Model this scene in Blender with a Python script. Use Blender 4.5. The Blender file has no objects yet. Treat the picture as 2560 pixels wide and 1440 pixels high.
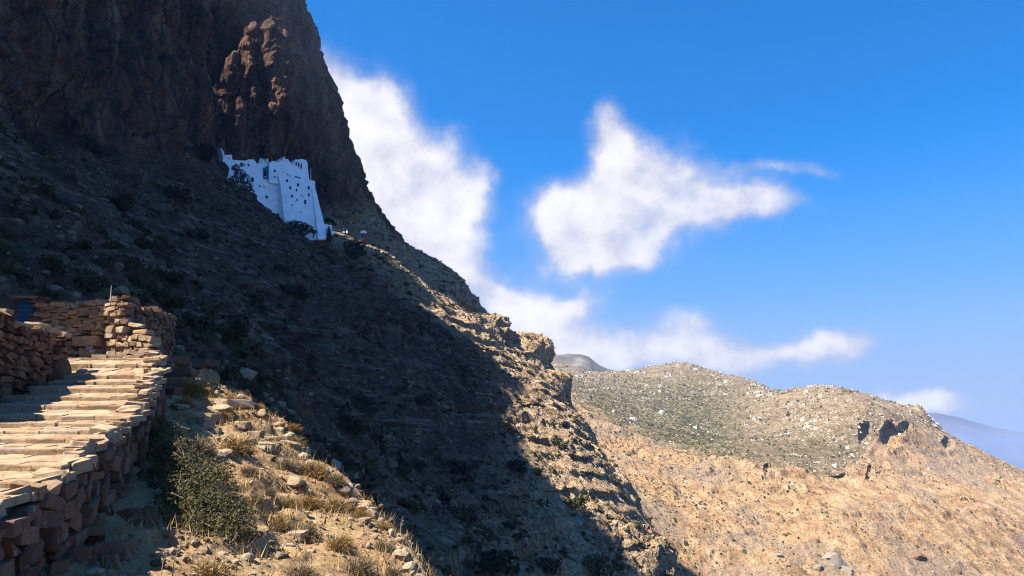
import bpy, bmesh, math, random, time
import numpy as np
from mathutils import Vector, Matrix

T0 = time.time()
SC = bpy.context.scene
COL = SC.collection
random.seed(7)
RNG = np.random.default_rng(11)

# ------------------------------------------------------------------ camera
F_PX = 2009.0                                # focal length in pixels of the 2560 px wide photograph
PITCH = math.atan(430.0 / F_PX)              # eye level lies 430 px below the middle
cam_data = bpy.data.cameras.new('camera')
cam = bpy.data.objects.new('camera', cam_data)
COL.objects.link(cam)
cam_data.sensor_width = 36.0
cam_data.lens = 36.0 * F_PX / 2560.0
cam_data.clip_start = 0.1
cam_data.clip_end = 200000.0
cam.location = (0, 0, 0)
cam.rotation_euler = (math.radians(90) + PITCH, 0, 0)
SC.camera = cam
CP, SP = math.cos(PITCH), math.sin(PITCH)

def ray(u, v):
    """Direction through a point of the photograph, scaled to one metre forward."""
    a, b = (u - 1280.0) / F_PX, (720.0 - v) / F_PX
    yw = CP - b * SP
    return a / yw, 1.0, (SP + b * CP) / yw

def P(u, v, y):
    d = ray(u, v)
    return (d[0] * y, y, d[2] * y)

def project(p):
    """World points (n,3) to photograph pixels and depth."""
    x, y, z = p[..., 0], p[..., 1], p[..., 2]
    dep = y * CP + z * SP
    up = -y * SP + z * CP
    dep = np.where(dep < 0.01, 0.01, dep)
    return 1280 + F_PX * x / dep, 720 - F_PX * up / dep, dep

# ------------------------------------------------------------------ light
SUN = Vector((-0.57, -0.24, 0.785)).normalized()      # towards the sun: left of and behind the camera
sun_data = bpy.data.lights.new('sun', 'SUN')
sun_data.energy = 5.0
sun_data.angle = math.radians(0.53)
sun_data.color = (1.0, 0.93, 0.82)
sun = bpy.data.objects.new('sun', sun_data)
COL.objects.link(sun)
sun.rotation_euler = (-SUN).to_track_quat('-Z', 'Y').to_euler()
sun.location = SUN * 500

world = bpy.data.worlds.new('World')
SC.world = world
world.use_nodes = True
SC.view_settings.view_transform = 'Standard'
SC.view_settings.look = 'None'
SC.view_settings.gamma = 1.0
SC.view_settings.use_curve_mapping = False
SC.view_settings.exposure = 1.75
SC.cycles.use_denoising = True
SC.cycles.denoiser = 'OPENIMAGEDENOISE'
SC.cycles.denoising_input_passes = 'RGB_ALBEDO_NORMAL'
SC.cycles.denoising_prefilter = 'NONE'
SC.cycles.filter_width = 1.1
SC.cycles.max_bounces = 6
SC.cycles.diffuse_bounces = 3
SC.cycles.glossy_bounces = 2
SC.cycles.transmission_bounces = 2
SC.cycles.transparent_max_bounces = 6
SC.cycles.volume_bounces = 0

def build_world():
    nt = world.node_tree
    N, L = nt.nodes, nt.links
    N.clear()
    out = N.new('ShaderNodeOutputWorld')
    bg = N.new('ShaderNodeBackground')
    bg.inputs['Strength'].default_value = 0.055
    sky = N.new('ShaderNodeTexSky')
    sky.sky_type = 'NISHITA'
    sky.sun_disc = False
    sky.sun_elevation = math.asin(SUN.z)
    sky.sun_rotation = math.atan2(SUN.x, SUN.y)
    sky.altitude = 200
    sky.air_density = 1.0
    sky.dust_density = 0.35
    sky.ozone_density = 3.0
    hsv = N.new('ShaderNodeHueSaturation')
    hsv.inputs['Saturation'].default_value = 1.66
    hsv.inputs['Hue'].default_value = 0.506
    hsv.inputs['Value'].default_value = 1.22
    L.new(sky.outputs[0], hsv.inputs['Color'])
    tc = N.new('ShaderNodeTexCoord')
    D = tc.outputs['Generated']

    def math_(op, a, b=None, c=None, clamp=False):
        n = N.new('ShaderNodeMath'); n.operation = op; n.use_clamp = clamp
        for i, s in enumerate((a, b, c)):
            if s is None: continue
            if isinstance(s, (int, float)): n.inputs[i].default_value = s
            else: L.new(s, n.inputs[i])
        return n.outputs[0]

    def noise(scale, detail, rough, off=(0, 0, 0), sc=(1, 1, 1), src=None):
        m = N.new('ShaderNodeMapping')
        m.inputs['Location'].default_value = off
        m.inputs['Scale'].default_value = sc
        L.new(src or D, m.inputs['Vector'])
        n = N.new('ShaderNodeTexNoise')
        n.inputs['Scale'].default_value = scale
        n.inputs['Detail'].default_value = detail
        n.inputs['Roughness'].default_value = rough
        L.new(m.outputs[0], n.inputs['Vector'])
        return n

    # domain warp so that the cloud edges curl
    w = noise(9.0, 5.0, 0.6)
    sub = N.new('ShaderNodeVectorMath'); sub.operation = 'SUBTRACT'
    L.new(w.outputs['Color'], sub.inputs[0]); sub.inputs[1].default_value = (0.5, 0.5, 0.5)
    scl = N.new('ShaderNodeVectorMath'); scl.operation = 'SCALE'
    L.new(sub.outputs[0], scl.inputs[0]); scl.inputs['Scale'].default_value = 0.085
    wd = N.new('ShaderNodeVectorMath'); wd.operation = 'ADD'
    L.new(D, wd.inputs[0]); L.new(scl.outputs[0], wd.inputs[1])

    # the clouds of this sky: puffs given by bearing, (u, v) centre, half sizes in pixels, tilt, weight
    puffs = [
        # the cloud in the middle: ear on top, body, tail to the right
        (1522, 335, 50, 56, 10, 1.0), (1545, 430, 60, 75, 10, 1.0), (1640, 430, 75, 75, -15, 1.0), (1600, 520, 110, 80, 0, 1.0), (1440, 500, 90, 60, 10, 0.95), (1400, 580, 80, 80, 0, 1.0),
        (1470, 600, 100, 80, 0, 1.1), (1570, 610, 100, 60, 0, 0.95), (1740, 540, 120, 66, 5, 1.0), (1840, 515, 105, 50, 5, 0.9), (1470, 670, 60, 34, 0, 0.6), (1920, 490, 80, 36, 20, 0.66), (1850, 415, 90, 24, -5, 0.55), (1990, 415, 80, 20, 10, 0.6), (2065, 432, 30, 15, 10, 0.55), (1960, 545, 90, 28, 12, 0.5),
        # the bank that rises behind the cliff
        (890, 290, 105, 100, 35, 1.0), (800, 210, 50, 85, 25, 0.95), (850, 420, 60, 110, 10, 0.9), (960, 380, 110, 85, 35, 0.95), (1060, 430, 95, 70, 30, 0.9), (1020, 520, 130, 70, 20, 1.0), (1150, 500, 65, 65, 30, 0.95), (1110, 570, 95, 34, 15, 0.8), (930, 470, 90, 80, 0, 0.95), (930, 225, 60, 50, 20, 0.5), (1130, 350, 40, 45, 40, 0.35), (1205, 440, 28, 40, 0, 0.55),
        # the low bank along the ridge and over the saddle
        (1080, 640, 90, 55, 25, 0.8), (1200, 690, 100, 50, 30, 0.75), (1270, 760, 110, 55, 25, 0.85), (1390, 790, 120, 45, 5, 0.8), (1490, 765, 70, 24, -22, 0.55), (1330, 840, 110, 50, 20, 0.8),
        (1450, 880, 130, 52, 0, 0.8), (1600, 885, 150, 48, 0, 0.78), (1710, 805, 65, 40, 15, 0.66), (1770, 885, 150, 46, 0, 0.7), (1930, 885, 130, 42, -4, 0.7), (2050, 885, 90, 34, -8, 0.58), (2140, 862, 50, 30, -25, 0.66),
        # the far one over the island
        (2225, 1000, 48, 26, 5, 1.0), (2300, 1003, 44, 24, 5, 0.95), (2370, 1015, 60, 22, 14, 0.7), (2240, 1035, 90, 24, 8, 0.5),
    ]
    field = None
    lightf = None
    for (u, v, su, sv, tilt, wt) in puffs:
        c = Vector(ray(u, v)).normalized()
        right = Vector((0, 0, 1)).cross(-c).normalized() * -1
        right = c.cross(Vector((0, 0, 1))).normalized()
        up = right.cross(c)
        t = math.radians(tilt)
        e1 = right * math.cos(t) - up * math.sin(t)
        e2 = right * math.sin(t) + up * math.cos(t)
        r1, r2 = su / F_PX, sv / F_PX
        d1 = N.new('ShaderNodeVectorMath'); d1.operation = 'DOT_PRODUCT'
        L.new(wd.outputs[0], d1.inputs[0]); d1.inputs[1].default_value = e1 / r1
        d2 = N.new('ShaderNodeVectorMath'); d2.operation = 'DOT_PRODUCT'
        L.new(wd.outputs[0], d2.inputs[0]); d2.inputs[1].default_value = e2 / r2
        a = math_('SUBTRACT', d1.outputs['Value'], c.dot(e1) / r1)
        b = math_('SUBTRACT', d2.outputs['Value'], c.dot(e2) / r2)
        q = math_('ADD', math_('MULTIPLY', a, a), math_('MULTIPLY', b, b))
        g = math_('MULTIPLY', math_('EXPONENT', math_('MULTIPLY', q, -0.8)), wt)
        # only the half of the sky that holds the puff
        field = g if field is None else math_('ADD', field, g)
    dy = N.new('ShaderNodeSeparateXYZ'); L.new(D, dy.inputs[0])
    ahead = math_('GREATER_THAN', dy.outputs['Y'], 0.0)
    field = math_('MULTIPLY', field, ahead)
    # the rest of the sky carries the same kind of scattered low cloud
    rest_n = noise(2.3, 3.0, 0.5, (3.1, 1.7, 0.4), (1, 1, 2.4))
    rest = math_('MULTIPLY', math_('SUBTRACT', rest_n.outputs['Fac'], 0.52), 5.0, clamp=True)
    low = N.new('ShaderNodeMapRange'); low.interpolation_type = 'SMOOTHSTEP'
    L.new(dy.outputs['Z'], low.inputs['Value'])
    low.inputs['From Min'].default_value = 0.75; low.inputs['From Max'].default_value = 0.3
    behind = N.new('ShaderNodeMapRange'); behind.interpolation_type = 'SMOOTHSTEP'
    L.new(dy.outputs['Y'], behind.inputs['Value'])
    behind.inputs['From Min'].default_value = 0.62; behind.inputs['From Max'].default_value = 0.35
    rest = math_('MULTIPLY', math_('MULTIPLY', rest, low.outputs[0]), behind.outputs[0])
    field = math_('ADD', field, rest)
    # billows: the same noise is read again a little nearer the sun, the difference lights the puffs
    tosun = Vector((-0.022, -0.004, 0.030))
    def billow(shift, detail):
        f1 = noise(8.5, detail, 0.56, (0.3 + shift.x, 0.9 + shift.y, 0.1 + shift.z), (1, 1, 1.15))
        f2 = noise(26.0, max(detail - 3, 1), 0.6, (5.3 + shift.x, 2.9 + shift.y, 1.1 + shift.z))
        return math_('ADD', math_('MULTIPLY', math_('SUBTRACT', f1.outputs['Fac'], 0.5), 2.2), math_('MULTIPLY', math_('SUBTRACT', f2.outputs['Fac'], 0.5), 0.75))
    nz = billow(Vector((0, 0, 0)), 8.0); nzs = billow(tosun, 8.0)
    field = math_('MINIMUM', math_('MULTIPLY', field, 0.9), 1.25)
    dens = math_('ADD', field, math_('MULTIPLY', nz, math_('MINIMUM', math_('ADD', field, 0.06), 0.8)))
    cov = N.new('ShaderNodeMapRange'); cov.interpolation_type = 'SMOOTHSTEP'
    L.new(dens, cov.inputs['Value'])
    cov.inputs['From Min'].default_value = 0.12; cov.inputs['From Max'].default_value = 1.3
    lit = N.new('ShaderNodeMapRange'); lit.interpolation_type = 'SMOOTHSTEP'
    L.new(math_('ADD', math_('MULTIPLY', math_('SUBTRACT', nz, nzs), 0.34), math_('MULTIPLY', dens, 0.55)), lit.inputs['Value'])
    lit.inputs['From Min'].default_value = 0.05; lit.inputs['From Max'].default_value = 1.05
    ramp = N.new('ShaderNodeMix'); ramp.data_type = 'RGBA'
    L.new(lit.outputs[0], ramp.inputs['Factor'])
    ramp.inputs['A'].default_value = (3.1, 3.05, 3.6, 1)
    ramp.inputs['B'].default_value = (6.0, 5.85, 5.9, 1)
    # the air over the sea dims and greys the lowest sky
    hz_ = N.new('ShaderNodeMapRange'); hz_.interpolation_type = 'SMOOTHSTEP'
    L.new(dy.outputs['Z'], hz_.inputs['Value'])
    hz_.inputs['From Min'].default_value = 0.38; hz_.inputs['From Max'].default_value = 0.02
    hz_.inputs['To Max'].default_value = 0.92
    low_sky = N.new('ShaderNodeMix'); low_sky.data_type = 'RGBA'
    L.new(hz_.outputs[0], low_sky.inputs['Factor']); L.new(hsv.outputs[0], low_sky.inputs['A'])
    low_sky.inputs['B'].default_value = (1.75, 2.3, 4.0, 1)
    mix = N.new('ShaderNodeMix'); mix.data_type = 'RGBA'
    L.new(math_('MULTIPLY', cov.outputs[0], 0.97), mix.inputs['Factor'])
    L.new(low_sky.outputs['Result'], mix.inputs['A'])
    L.new(ramp.outputs['Result'], mix.inputs['B'])
    L.new(mix.outputs['Result'], bg.inputs['Color'])
    L.new(bg.outputs[0], out.inputs['Surface'])
    world.cycles.sampling_method = 'MANUAL'
    world.cycles.sample_map_resolution = 512
build_world()

# ------------------------------------------------------------------ noise and mesh helpers
_perm = RNG.permutation(512).astype(np.int32)
_perm = np.concatenate([_perm, _perm, _perm])
_g = RNG.normal(size=(512, 3)).astype(np.float32)
_g /= np.linalg.norm(_g, axis=1)[:, None]

def pnoise(x, y, z):
    """Gradient noise, roughly -1..1."""
    x = np.asarray(x, np.float32); y = np.asarray(y, np.float32); z = np.asarray(z, np.float32)
    x, y, z = np.broadcast_arrays(x, y, z)
    xi, yi, zi = np.floor(x), np.floor(y), np.floor(z)
    fx, fy, fz = x - xi, y - yi, z - zi
    xi = xi.astype(np.int32) & 511; yi = yi.astype(np.int32) & 511; zi = zi.astype(np.int32) & 511
    u = fx * fx * fx * (fx * (fx * 6 - 15) + 10)
    v = fy * fy * fy * (fy * (fy * 6 - 15) + 10)
    w = fz * fz * fz * (fz * (fz * 6 - 15) + 10)
    def corner(dx, dy, dz):
        h = _perm[_perm[_perm[(xi + dx) & 511] + ((yi + dy) & 511)] + ((zi + dz) & 511)]
        g = _g[h]
        return g[..., 0] * (fx - dx) + g[..., 1] * (fy - dy) + g[..., 2] * (fz - dz)
    def lerp(a, b, t): return a + (b - a) * t
    x00 = lerp(corner(0, 0, 0), corner(1, 0, 0), u); x10 = lerp(corner(0, 1, 0), corner(1, 1, 0), u)
    x01 = lerp(corner(0, 0, 1), corner(1, 0, 1), u); x11 = lerp(corner(0, 1, 1), corner(1, 1, 1), u)
    return lerp(lerp(x00, x10, v), lerp(x01, x11, v), w) * 1.5

def fbm(x, y, z, octaves=4, gain=0.5, lac=2.03):
    s = 0; a = 1.0; n = 0
    for i in range(octaves):
        s = s + a * pnoise(x + 17.3 * i, y + 9.1 * i, z + 5.7 * i); n += a
        x, y, z = x * lac, y * lac, z * lac; a *= gain
    return s / n

def ridged(x, y, z, octaves=4, gain=0.5, lac=2.1):
    s = 0; a = 1.0; n = 0
    for i in range(octaves):
        s = s + a * (1 - 2 * np.abs(pnoise(x + 31.3 * i, y + 3.1 * i, z + 15.7 * i))); n += a
        x, y, z = x * lac, y * lac, z * lac; a *= gain
    return s / n

def sstep(a, b, x):
    t = np.clip((x - a) / (b - a), 0, 1)
    return t * t * (3 - 2 * t)

def terrace(t, sharp=0.75):
    """Staircase: flat treads and steep risers, period 1."""
    f = np.floor(t); r = t - f
    return f + sstep(sharp, 1.0, r)

def link(o, parent=None):
    COL.objects.link(o)
    if parent is not None: o.parent = parent
    return o

def tag(o, label=None, cat=None, group=None, kind=None):
    if label: o['label'] = label
    if cat: o['category'] = cat
    if group: o['group'] = group
    if kind: o['kind'] = kind
    return o

def mesh_from(name, verts, faces, mat=None, smooth=False):
    verts = np.asarray(verts, np.float32).reshape(-1, 3)
    me = bpy.data.meshes.new(name)
    if isinstance(faces, np.ndarray):
        k = faces.shape[1]
        me.vertices.add(len(verts)); me.vertices.foreach_set('co', verts.ravel())
        me.loops.add(faces.size); me.loops.foreach_set('vertex_index', faces.astype(np.int32).ravel())
        me.polygons.add(len(faces))
        me.polygons.foreach_set('loop_start', np.arange(0, faces.size, k, dtype=np.int32))
        me.update(calc_edges=True)
    else:
        me.from_pydata(verts.tolist(), [], faces); me.update()
    if mat: me.materials.append(mat)
    me.polygons.foreach_set('use_smooth', np.full(len(me.polygons), smooth))
    return me

def grid_faces(na, nb):
    i = np.arange(na - 1)[:, None] * nb + np.arange(nb - 1)[None, :]
    i = i.ravel()
    return np.stack([i, i + 1, i + nb + 1, i + nb], 1)

def add_obj(name, me, parent=None):
    return link(bpy.data.objects.new(name, me), parent)

def empty(name, loc=(0, 0, 0), rz=0.0, parent=None):
    o = bpy.data.objects.new(name, None)
    o.location = loc; o.rotation_euler = (0, 0, rz)
    o.empty_display_size = 0.2
    return link(o, parent)

def tps_fit(pts):
    p = np.array(pts, float); xy = p[:, :2]; n = len(p)
    d = np.linalg.norm(xy[:, None] - xy[None], axis=2)
    K = np.where(d > 0, d * d * np.log(d + 1e-9), 0) + np.eye(n) * 1e-3
    A = np.zeros((n + 3, n + 3)); A[:n, :n] = K; A[:n, n] = 1; A[:n, n + 1:] = xy; A[n, :n] = 1; A[n + 1:, :n] = xy.T
    w = np.linalg.solve(A, np.concatenate([p[:, 2], [0, 0, 0]]))
    def ev(x, y):
        x = np.asarray(x, float); y = np.asarray(y, float)
        s = w[n] + w[n + 1] * x + w[n + 2] * y
        for i in range(n):
            r2 = (x - xy[i, 0]) ** 2 + (y - xy[i, 1]) ** 2
            s = s + w[i] * 0.5 * r2 * np.log(r2 + 1e-12)
        return s
    return ev

# ------------------------------------------------------------------ materials
class Mat:
    """Small helper to write node materials."""
    def __init__(self, name, rough=0.95):
        self.m = bpy.data.materials.new(name); self.m.use_nodes = True
        self.N, self.L = self.m.node_tree.nodes, self.m.node_tree.links
        self.b = self.N['Principled BSDF']
        self.b.inputs['Roughness'].default_value = rough
        self.b.inputs['Specular IOR Level'].default_value = 0.15
        self.geo = self.N.new('ShaderNodeNewGeometry')
        self.pos = self.geo.outputs['Position']
        self.tc = self.N.new('ShaderNodeTexCoord')
    def map(self, scale=(1, 1, 1), src=None, loc=(0, 0, 0)):
        n = self.N.new('ShaderNodeMapping'); n.inputs['Scale'].default_value = scale; n.inputs['Location'].default_value = loc
        self.L.new(src or self.pos, n.inputs['Vector']); return n.outputs[0]
    def noise(self, scale, detail=5, rough=0.55, sc=(1, 1, 1), src=None, loc=(0, 0, 0), dist=0.0):
        n = self.N.new('ShaderNodeTexNoise')
        n.inputs['Scale'].default_value = scale; n.inputs['Detail'].default_value = detail
        n.inputs['Roughness'].default_value = rough; n.inputs['Distortion'].default_value = dist
        self.L.new(self.map(sc, src, loc), n.inputs['Vector']); return n.outputs['Fac']
    def voronoi(self, scale, feature='F1', sc=(1, 1, 1), src=None, rnd=1.0):
        n = self.N.new('ShaderNodeTexVoronoi'); n.feature = feature
        n.inputs['Scale'].default_value = scale; n.inputs['Randomness'].default_value = rnd
        self.L.new(self.map(sc, src), n.inputs['Vector']); return n
    def cracks(self, scale, sc, width, warp=1.0, wscale=0.4):
        """1 inside the joints between warped blocks, 0 on the blocks."""
        nn = self.N.new('ShaderNodeTexNoise'); nn.inputs['Scale'].default_value = wscale; nn.inputs['Detail'].default_value = 4
        self.L.new(self.pos, nn.inputs['Vector'])
        sc_ = self.N.new('ShaderNodeVectorMath'); sc_.operation = 'SCALE'; sc_.inputs['Scale'].default_value = warp
        self.L.new(nn.outputs['Color'], sc_.inputs[0])
        ad = self.N.new('ShaderNodeVectorMath'); self.L.new(self.pos, ad.inputs[0]); self.L.new(sc_.outputs[0], ad.inputs[1])
        v = self.voronoi(scale, 'DISTANCE_TO_EDGE', sc, ad.outputs[0])
        return self.rng(v.outputs['Distance'], 0.0, width, 1.0, 0.0)
    def math(self, op, a, b=0.0, clamp=False):
        n = self.N.new('ShaderNodeMath'); n.operation = op; n.use_clamp = clamp
        for i, s in enumerate((a, b)):
            if isinstance(s, (int, float)): n.inputs[i].default_value = s
            else: self.L.new(s, n.inputs[i])
        return n.outputs[0]
    def ramp(self, fac, stops, interp='LINEAR'):
        n = self.N.new('ShaderNodeValToRGB'); n.color_ramp.interpolation = interp
        e = n.color_ramp.elements
        while len(e) < len(stops): e.new(0.5)
        for el, (p, c) in zip(e, stops):
            el.position = p; el.color = (*c, 1) if len(c) == 3 else c
        self.L.new(fac, n.inputs[0]); return n.outputs[0]
    def rng(self, v, a, b, c=0.0, d=1.0, smooth=True):
        n = self.N.new('ShaderNodeMapRange')
        if smooth: n.interpolation_type = 'SMOOTHSTEP'
        self.L.new(v, n.inputs['Value'])
        for k, x in zip(('From Min', 'From Max', 'To Min', 'To Max'), (a, b, c, d)): n.inputs[k].default_value = x
        return n.outputs[0]
    def mix(self, fac, a, b, mode='MIX'):
        n = self.N.new('ShaderNodeMix'); n.data_type = 'RGBA'; n.blend_type = mode
        for k, s in (('Factor', fac), ('A', a), ('B', b)):
            if isinstance(s, (int, float)): n.inputs[k].default_value = s
            elif isinstance(s, tuple): n.inputs[k].default_value = (*s, 1)
            else: self.L.new(s, n.inputs[k])
        return n.outputs['Result']
    def color(self, c):
        if isinstance(c, tuple): self.b.inputs['Base Color'].default_value = (*c, 1)
        else: self.L.new(c, self.b.inputs['Base Color'])
        return self
    def bump(self, h, strength=0.5, dist=0.1):
        n = self.N.new('ShaderNodeBump'); n.inputs['Strength'].default_value = strength; n.inputs['Distance'].default_value = dist
        self.L.new(h, n.inputs['Height'])
        prev = self.b.inputs['Normal']
        if prev.is_linked: self.L.new(prev.links[0].from_socket, n.inputs['Normal'])
        self.L.new(n.outputs[0], prev); return self
    def attr(self, name):
        n = self.N.new('ShaderNodeAttribute'); n.attribute_name = name; return n
    def rand(self):
        return self.N.new('ShaderNodeObjectInfo').outputs['Random']
    def z(self, src=None):
        n = self.N.new('ShaderNodeSeparateXYZ'); self.L.new(src or self.pos, n.inputs[0]); return n.outputs

# ------------------------------------------------------------------ the cliff and the slope under it
# each station: y, then (x, z[, y]) from the sea up over the slope and the cliff to the plateau
def st(y, low, mid, up, foot, c1, c2, crest, back=None):
    low = (low[0] - (4 if 150 < y < 330 else 0),) + tuple(low[1:])
    sea = (low[0] + (118 if y > 160 else 240), -215)
    back = back or (crest[0] - 120, crest[1] + 20)
    out = []
    for p in (sea, low, mid, up, foot, c1, c2, crest, back):
        out.append((p[0], p[2] if len(p) > 2 else y, p[1]))
    return out

STATIONS = [
    st(-220, (5, -30), (-30, -8), (-66, 18), (-105, 40), (-115, 60), (-130, 85), (-160, 105)),
    st(-110, (8, -25), (-26, -4), (-62, 22), (-101, 47), (-112, 70), (-126, 95), (-150, 112)),
    st(-62, (9, -22), (-24, -1), (-60, 25), (-98, 51), (-108, 76), (-122, 104), (-142, 122)),
    st(-40, (9, -20), (-23, 1), (-59, 26), (-97, 53), (-107, 80), (-121, 112), (-140, 128)),
    st(-29, (10, -18), (-22, 2), (-58, 28), (-97, 55), (-106, 85), (-120, 118), (-140, 138)),
    st(-15, (10, -17), (-22, 3), (-58, 29), (-97, 56), (-106, 88), (-120, 142), (-138, 190)),
    st(10, (10, -17), (-22, 4), (-58, 30), (-97, 58), (-106, 88), (-120, 142), (-138, 196)),
    st(40, (12, -19), (-22, 8), (-58, 35), (-97, 62), (-106, 93), (-120, 145), (-138, 200)),
    st(80, (15, -23), (-22, 9), (-60, 37), (-99, 66), (-108, 97), (-121, 148), (-138, 206)),
    st(120, (18, -30), (-22, 5), (-62, 37), (-103, 68), (-111, 98), (-123, 148), (-138, 204)),
    st(146, (22, -34), (-20, 2), (-62, 35), (-106, 69), (-112, 99), (-123, 148), (-138, 197)),
    st(172, (27, -37), (-18, -2), (-63, 33), (-109, 70), (-114, 100), (-124, 145), (-138, 189)),
    st(220, (46, -38), (-8, 6), (-55, 44), (-101, 82), (-107, 115), (-119, 155), (-138, 206)),
    st(246, (47, -27), (-5, 14), (-53, 53), (-97, 91), (-100, 120), (-107, 160), (-138, 210)),
    st(261, (46, -20), (-4, 20), (-54, 60), (-98, 95), (-112, 116), (-125, 158), (-140, 192)),
    st(271, (45, -17), (-4, 23), (-60, 62), (-101, 93), (-116, 116), (-127, 160), (-140, 203)),
    st(281, (45, -14), (-5, 27), (-64, 64.5), (-103, 89), (-120, 118), (-134, 150), (-155, 174)),
    st(297, (44, -8), (-7, 34), (-69, 80), (-98, 93), (-113, 122), (-127, 158), (-144, 195)),
    st(312, (40, 0), (-6, 40), (-58, 84), (-88, 96), (-99, 145), (-109, 200), (-140, 270)),
    st(340, (30, 10), (-8, 50), (-40, 80), (-64, 108), (-76, 146), (-100, 213), (-124, 246)),
    st(362, (22, 28), (-6, 55), (-34, 88), (-60, 105), (-82, 150), (-108, 212), (-132, 243)),
    st(386, (10, 38), (-5, 57), (-27, 87), (-46, 99), (-90, 140), (-122, 198), (-148, 230)),
    st(410, (-10, 30), (-28, 52), (-52, 75), (-80, 96), (-120, 140), (-150, 190), (-178, 220)),
    st(470, (-60, 20), (-85, 45), (-110, 68), (-140, 90), (-180, 130), (-210, 175), (-240, 205)),
    st(620, (-160, 20), (-185, 45), (-210, 68), (-240, 90), (-280, 130), (-310, 180), (-350, 250)),
]
NET = np.array(STATIONS)                      # (stations, 9, 3)

def catmull(ctrl, t):
    """Catmull-Rom along axis 0 of ctrl at real-valued indices t."""
    n = ctrl.shape[0]
    i = np.clip(np.floor(t).astype(int), 0, n - 2); f = (t - i)
    idx = lambda k: np.clip(i + k, 0, n - 1)
    sh = (len(t),) + (1,) * (ctrl.ndim - 1)
    f = f.reshape(sh)
    p0, p1, p2, p3 = ctrl[idx(-1)], ctrl[idx(0)], ctrl[idx(1)], ctrl[idx(2)]
    k = 0.42
    m1, m2 = (p2 - p0) * k, (p3 - p1) * k
    h = f * f * f; q = f * f
    return (2 * h - 3 * q + 1) * p1 + (h - 2 * q + f) * m1 + (-2 * h + 3 * q) * p2 + (h - q) * m2

def spread(counts):
    out = []
    for i, c in enumerate(counts): out.append(i + np.arange(c) / c)
    out.append(np.array([float(len(counts))]))
    return np.concatenate(out)

A_COUNTS = [4, 6, 8, 8, 8, 12, 40, 54, 56, 44, 46, 80, 52, 40, 26, 26, 40, 40, 60, 46, 40, 26, 12, 8]
B_COUNTS = [60, 130, 150, 124, 62, 74, 64, 6]
ta, tb = spread(A_COUNTS), spread(B_COUNTS)
SURF = catmull(NET, ta)                       # (na, 9, 3)
SURF = catmull(np.transpose(SURF, (1, 0, 2)), tb)
SURF = np.transpose(SURF, (1, 0, 2)).astype(np.float32)
NA, NB = SURF.shape[:2]
BPAR = np.broadcast_to(tb[None, :], (NA, NB)).astype(np.float32)

def normals(S):
    da = np.gradient(S, axis=0); db = np.gradient(S, axis=1)
    n = np.cross(db, da); n /= np.linalg.norm(n, axis=2, keepdims=True) + 1e-9
    return n
NRM = normals(SURF)
if NRM[NA // 2, NB // 3, 2] < 0: NRM = -NRM

X, Y, Z = SURF[..., 0], SURF[..., 1], SURF[..., 2]
CLIFF = sstep(3.85, 4.25, BPAR + 0.12 * fbm(X / 30, Y / 30, Z / 30, 3))
FAR = sstep(20, 110, Y)                       # finer relief near the camera, bolder beyond
d = np.zeros_like(X)
d2 = np.zeros_like(X)
SL = 1 - CLIFF
# cliff: tall ribs and clefts, ledges, blocky fracture
k = CLIFF > 0.001
x, y, z, c = X[k], Y[k], Z[k], CLIFF[k]
cleft = sstep(0.45, 0.95, ridged(x / 17, y / 17, z / 85, 2))
d[k] += c * (3.2 * ridged(x / 42, y / 42, z / 150, 3) + 2.2 * fbm(x / 15, y / 15, z / 38, 3) - 4.5 * cleft + 2.1 * ridged(x / 8.5, y / 8.5, z / 17, 3) + 1.3 * fbm(x / 3.6, y / 3.6, z / 4, 3) - 0.6)
tc_ = z / 8.0 + 0.8 * fbm(x / 20, y / 20, z / 60, 3)
d2[k] += c * (terrace(tc_, 0.75) - tc_) * 2.4 * sstep(-0.2, 0.3, fbm(x / 25 + 2, y / 25, z / 25, 2))
# hollows and an overhang in the cliff face
for (u_, v_, y_, r_, h_) in ((180, 150, 205, 9, 9), (165, 230, 200, 7, 6), (300, 250, 225, 8, 5), (230, 60, 212, 9, 5), (420, 120, 240, 8, 5), (60, 330, 182, 8, 4), (480, 330, 246, 7, 4), (560, 60, 300, 8, 4)):
    c_ = P(u_, v_, y_)
    q_ = ((x - c_[0]) ** 2 * 0.4 + (y - c_[1]) ** 2 + ((z - c_[2]) * 0.55) ** 2) / (r_ * r_)
    d[k] -= c * h_ * (1 - sstep(0.35, 1.0, q_ + 0.35 * pnoise(x / 4, y / 4, z / 6)))
# slope: gullies running down, buttresses, ledges of bedded rock
k = SL > 0.001
x, y, z, c, f = X[k], Y[k], Z[k], SL[k], FAR[k]
gul = fbm((y + 0.25 * x) / 24, x / 90 + 3, z / 90, 2)
rough = 0.55 + 0.9 * sstep(-0.3, 0.4, fbm(x / 30 + 4, y / 30, z / 30, 2))
d[k] += c * ((0.4 + 0.6 * f) * rough * (2.0 * gul + 2.4 * ridged(x / 22, y / 22, z / 22, 4) + 1.5 * ridged(x / 7, y / 7, z / 7, 3) - 1.2) + 0.8 * fbm(x / 2.3, y / 2.3, z / 1.8, 3))
bed = z * 0.92 + 0.10 * y + 3.2 * fbm(x / 23, y / 23, z / 40, 3) + 0.9 * pnoise(x / 4.3, y / 4.3, z / 9)
t1 = bed / 5.3
t2 = bed / 1.9 + 0.5 * pnoise(x / 8, y / 8, z * 0 + .1)
mask = sstep(-0.15, 0.4, fbm(x / 22 + 9, y / 22, z / 16, 3))
d2[k] += ((terrace(t1, 0.7) - t1) * 3.6 * (0.12 + 0.88 * mask) + (terrace(t2, 0.6) - t2) * 0.75 * (0.2 + 0.8 * mask)) * c * (0.35 + 0.65 * f)
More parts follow.
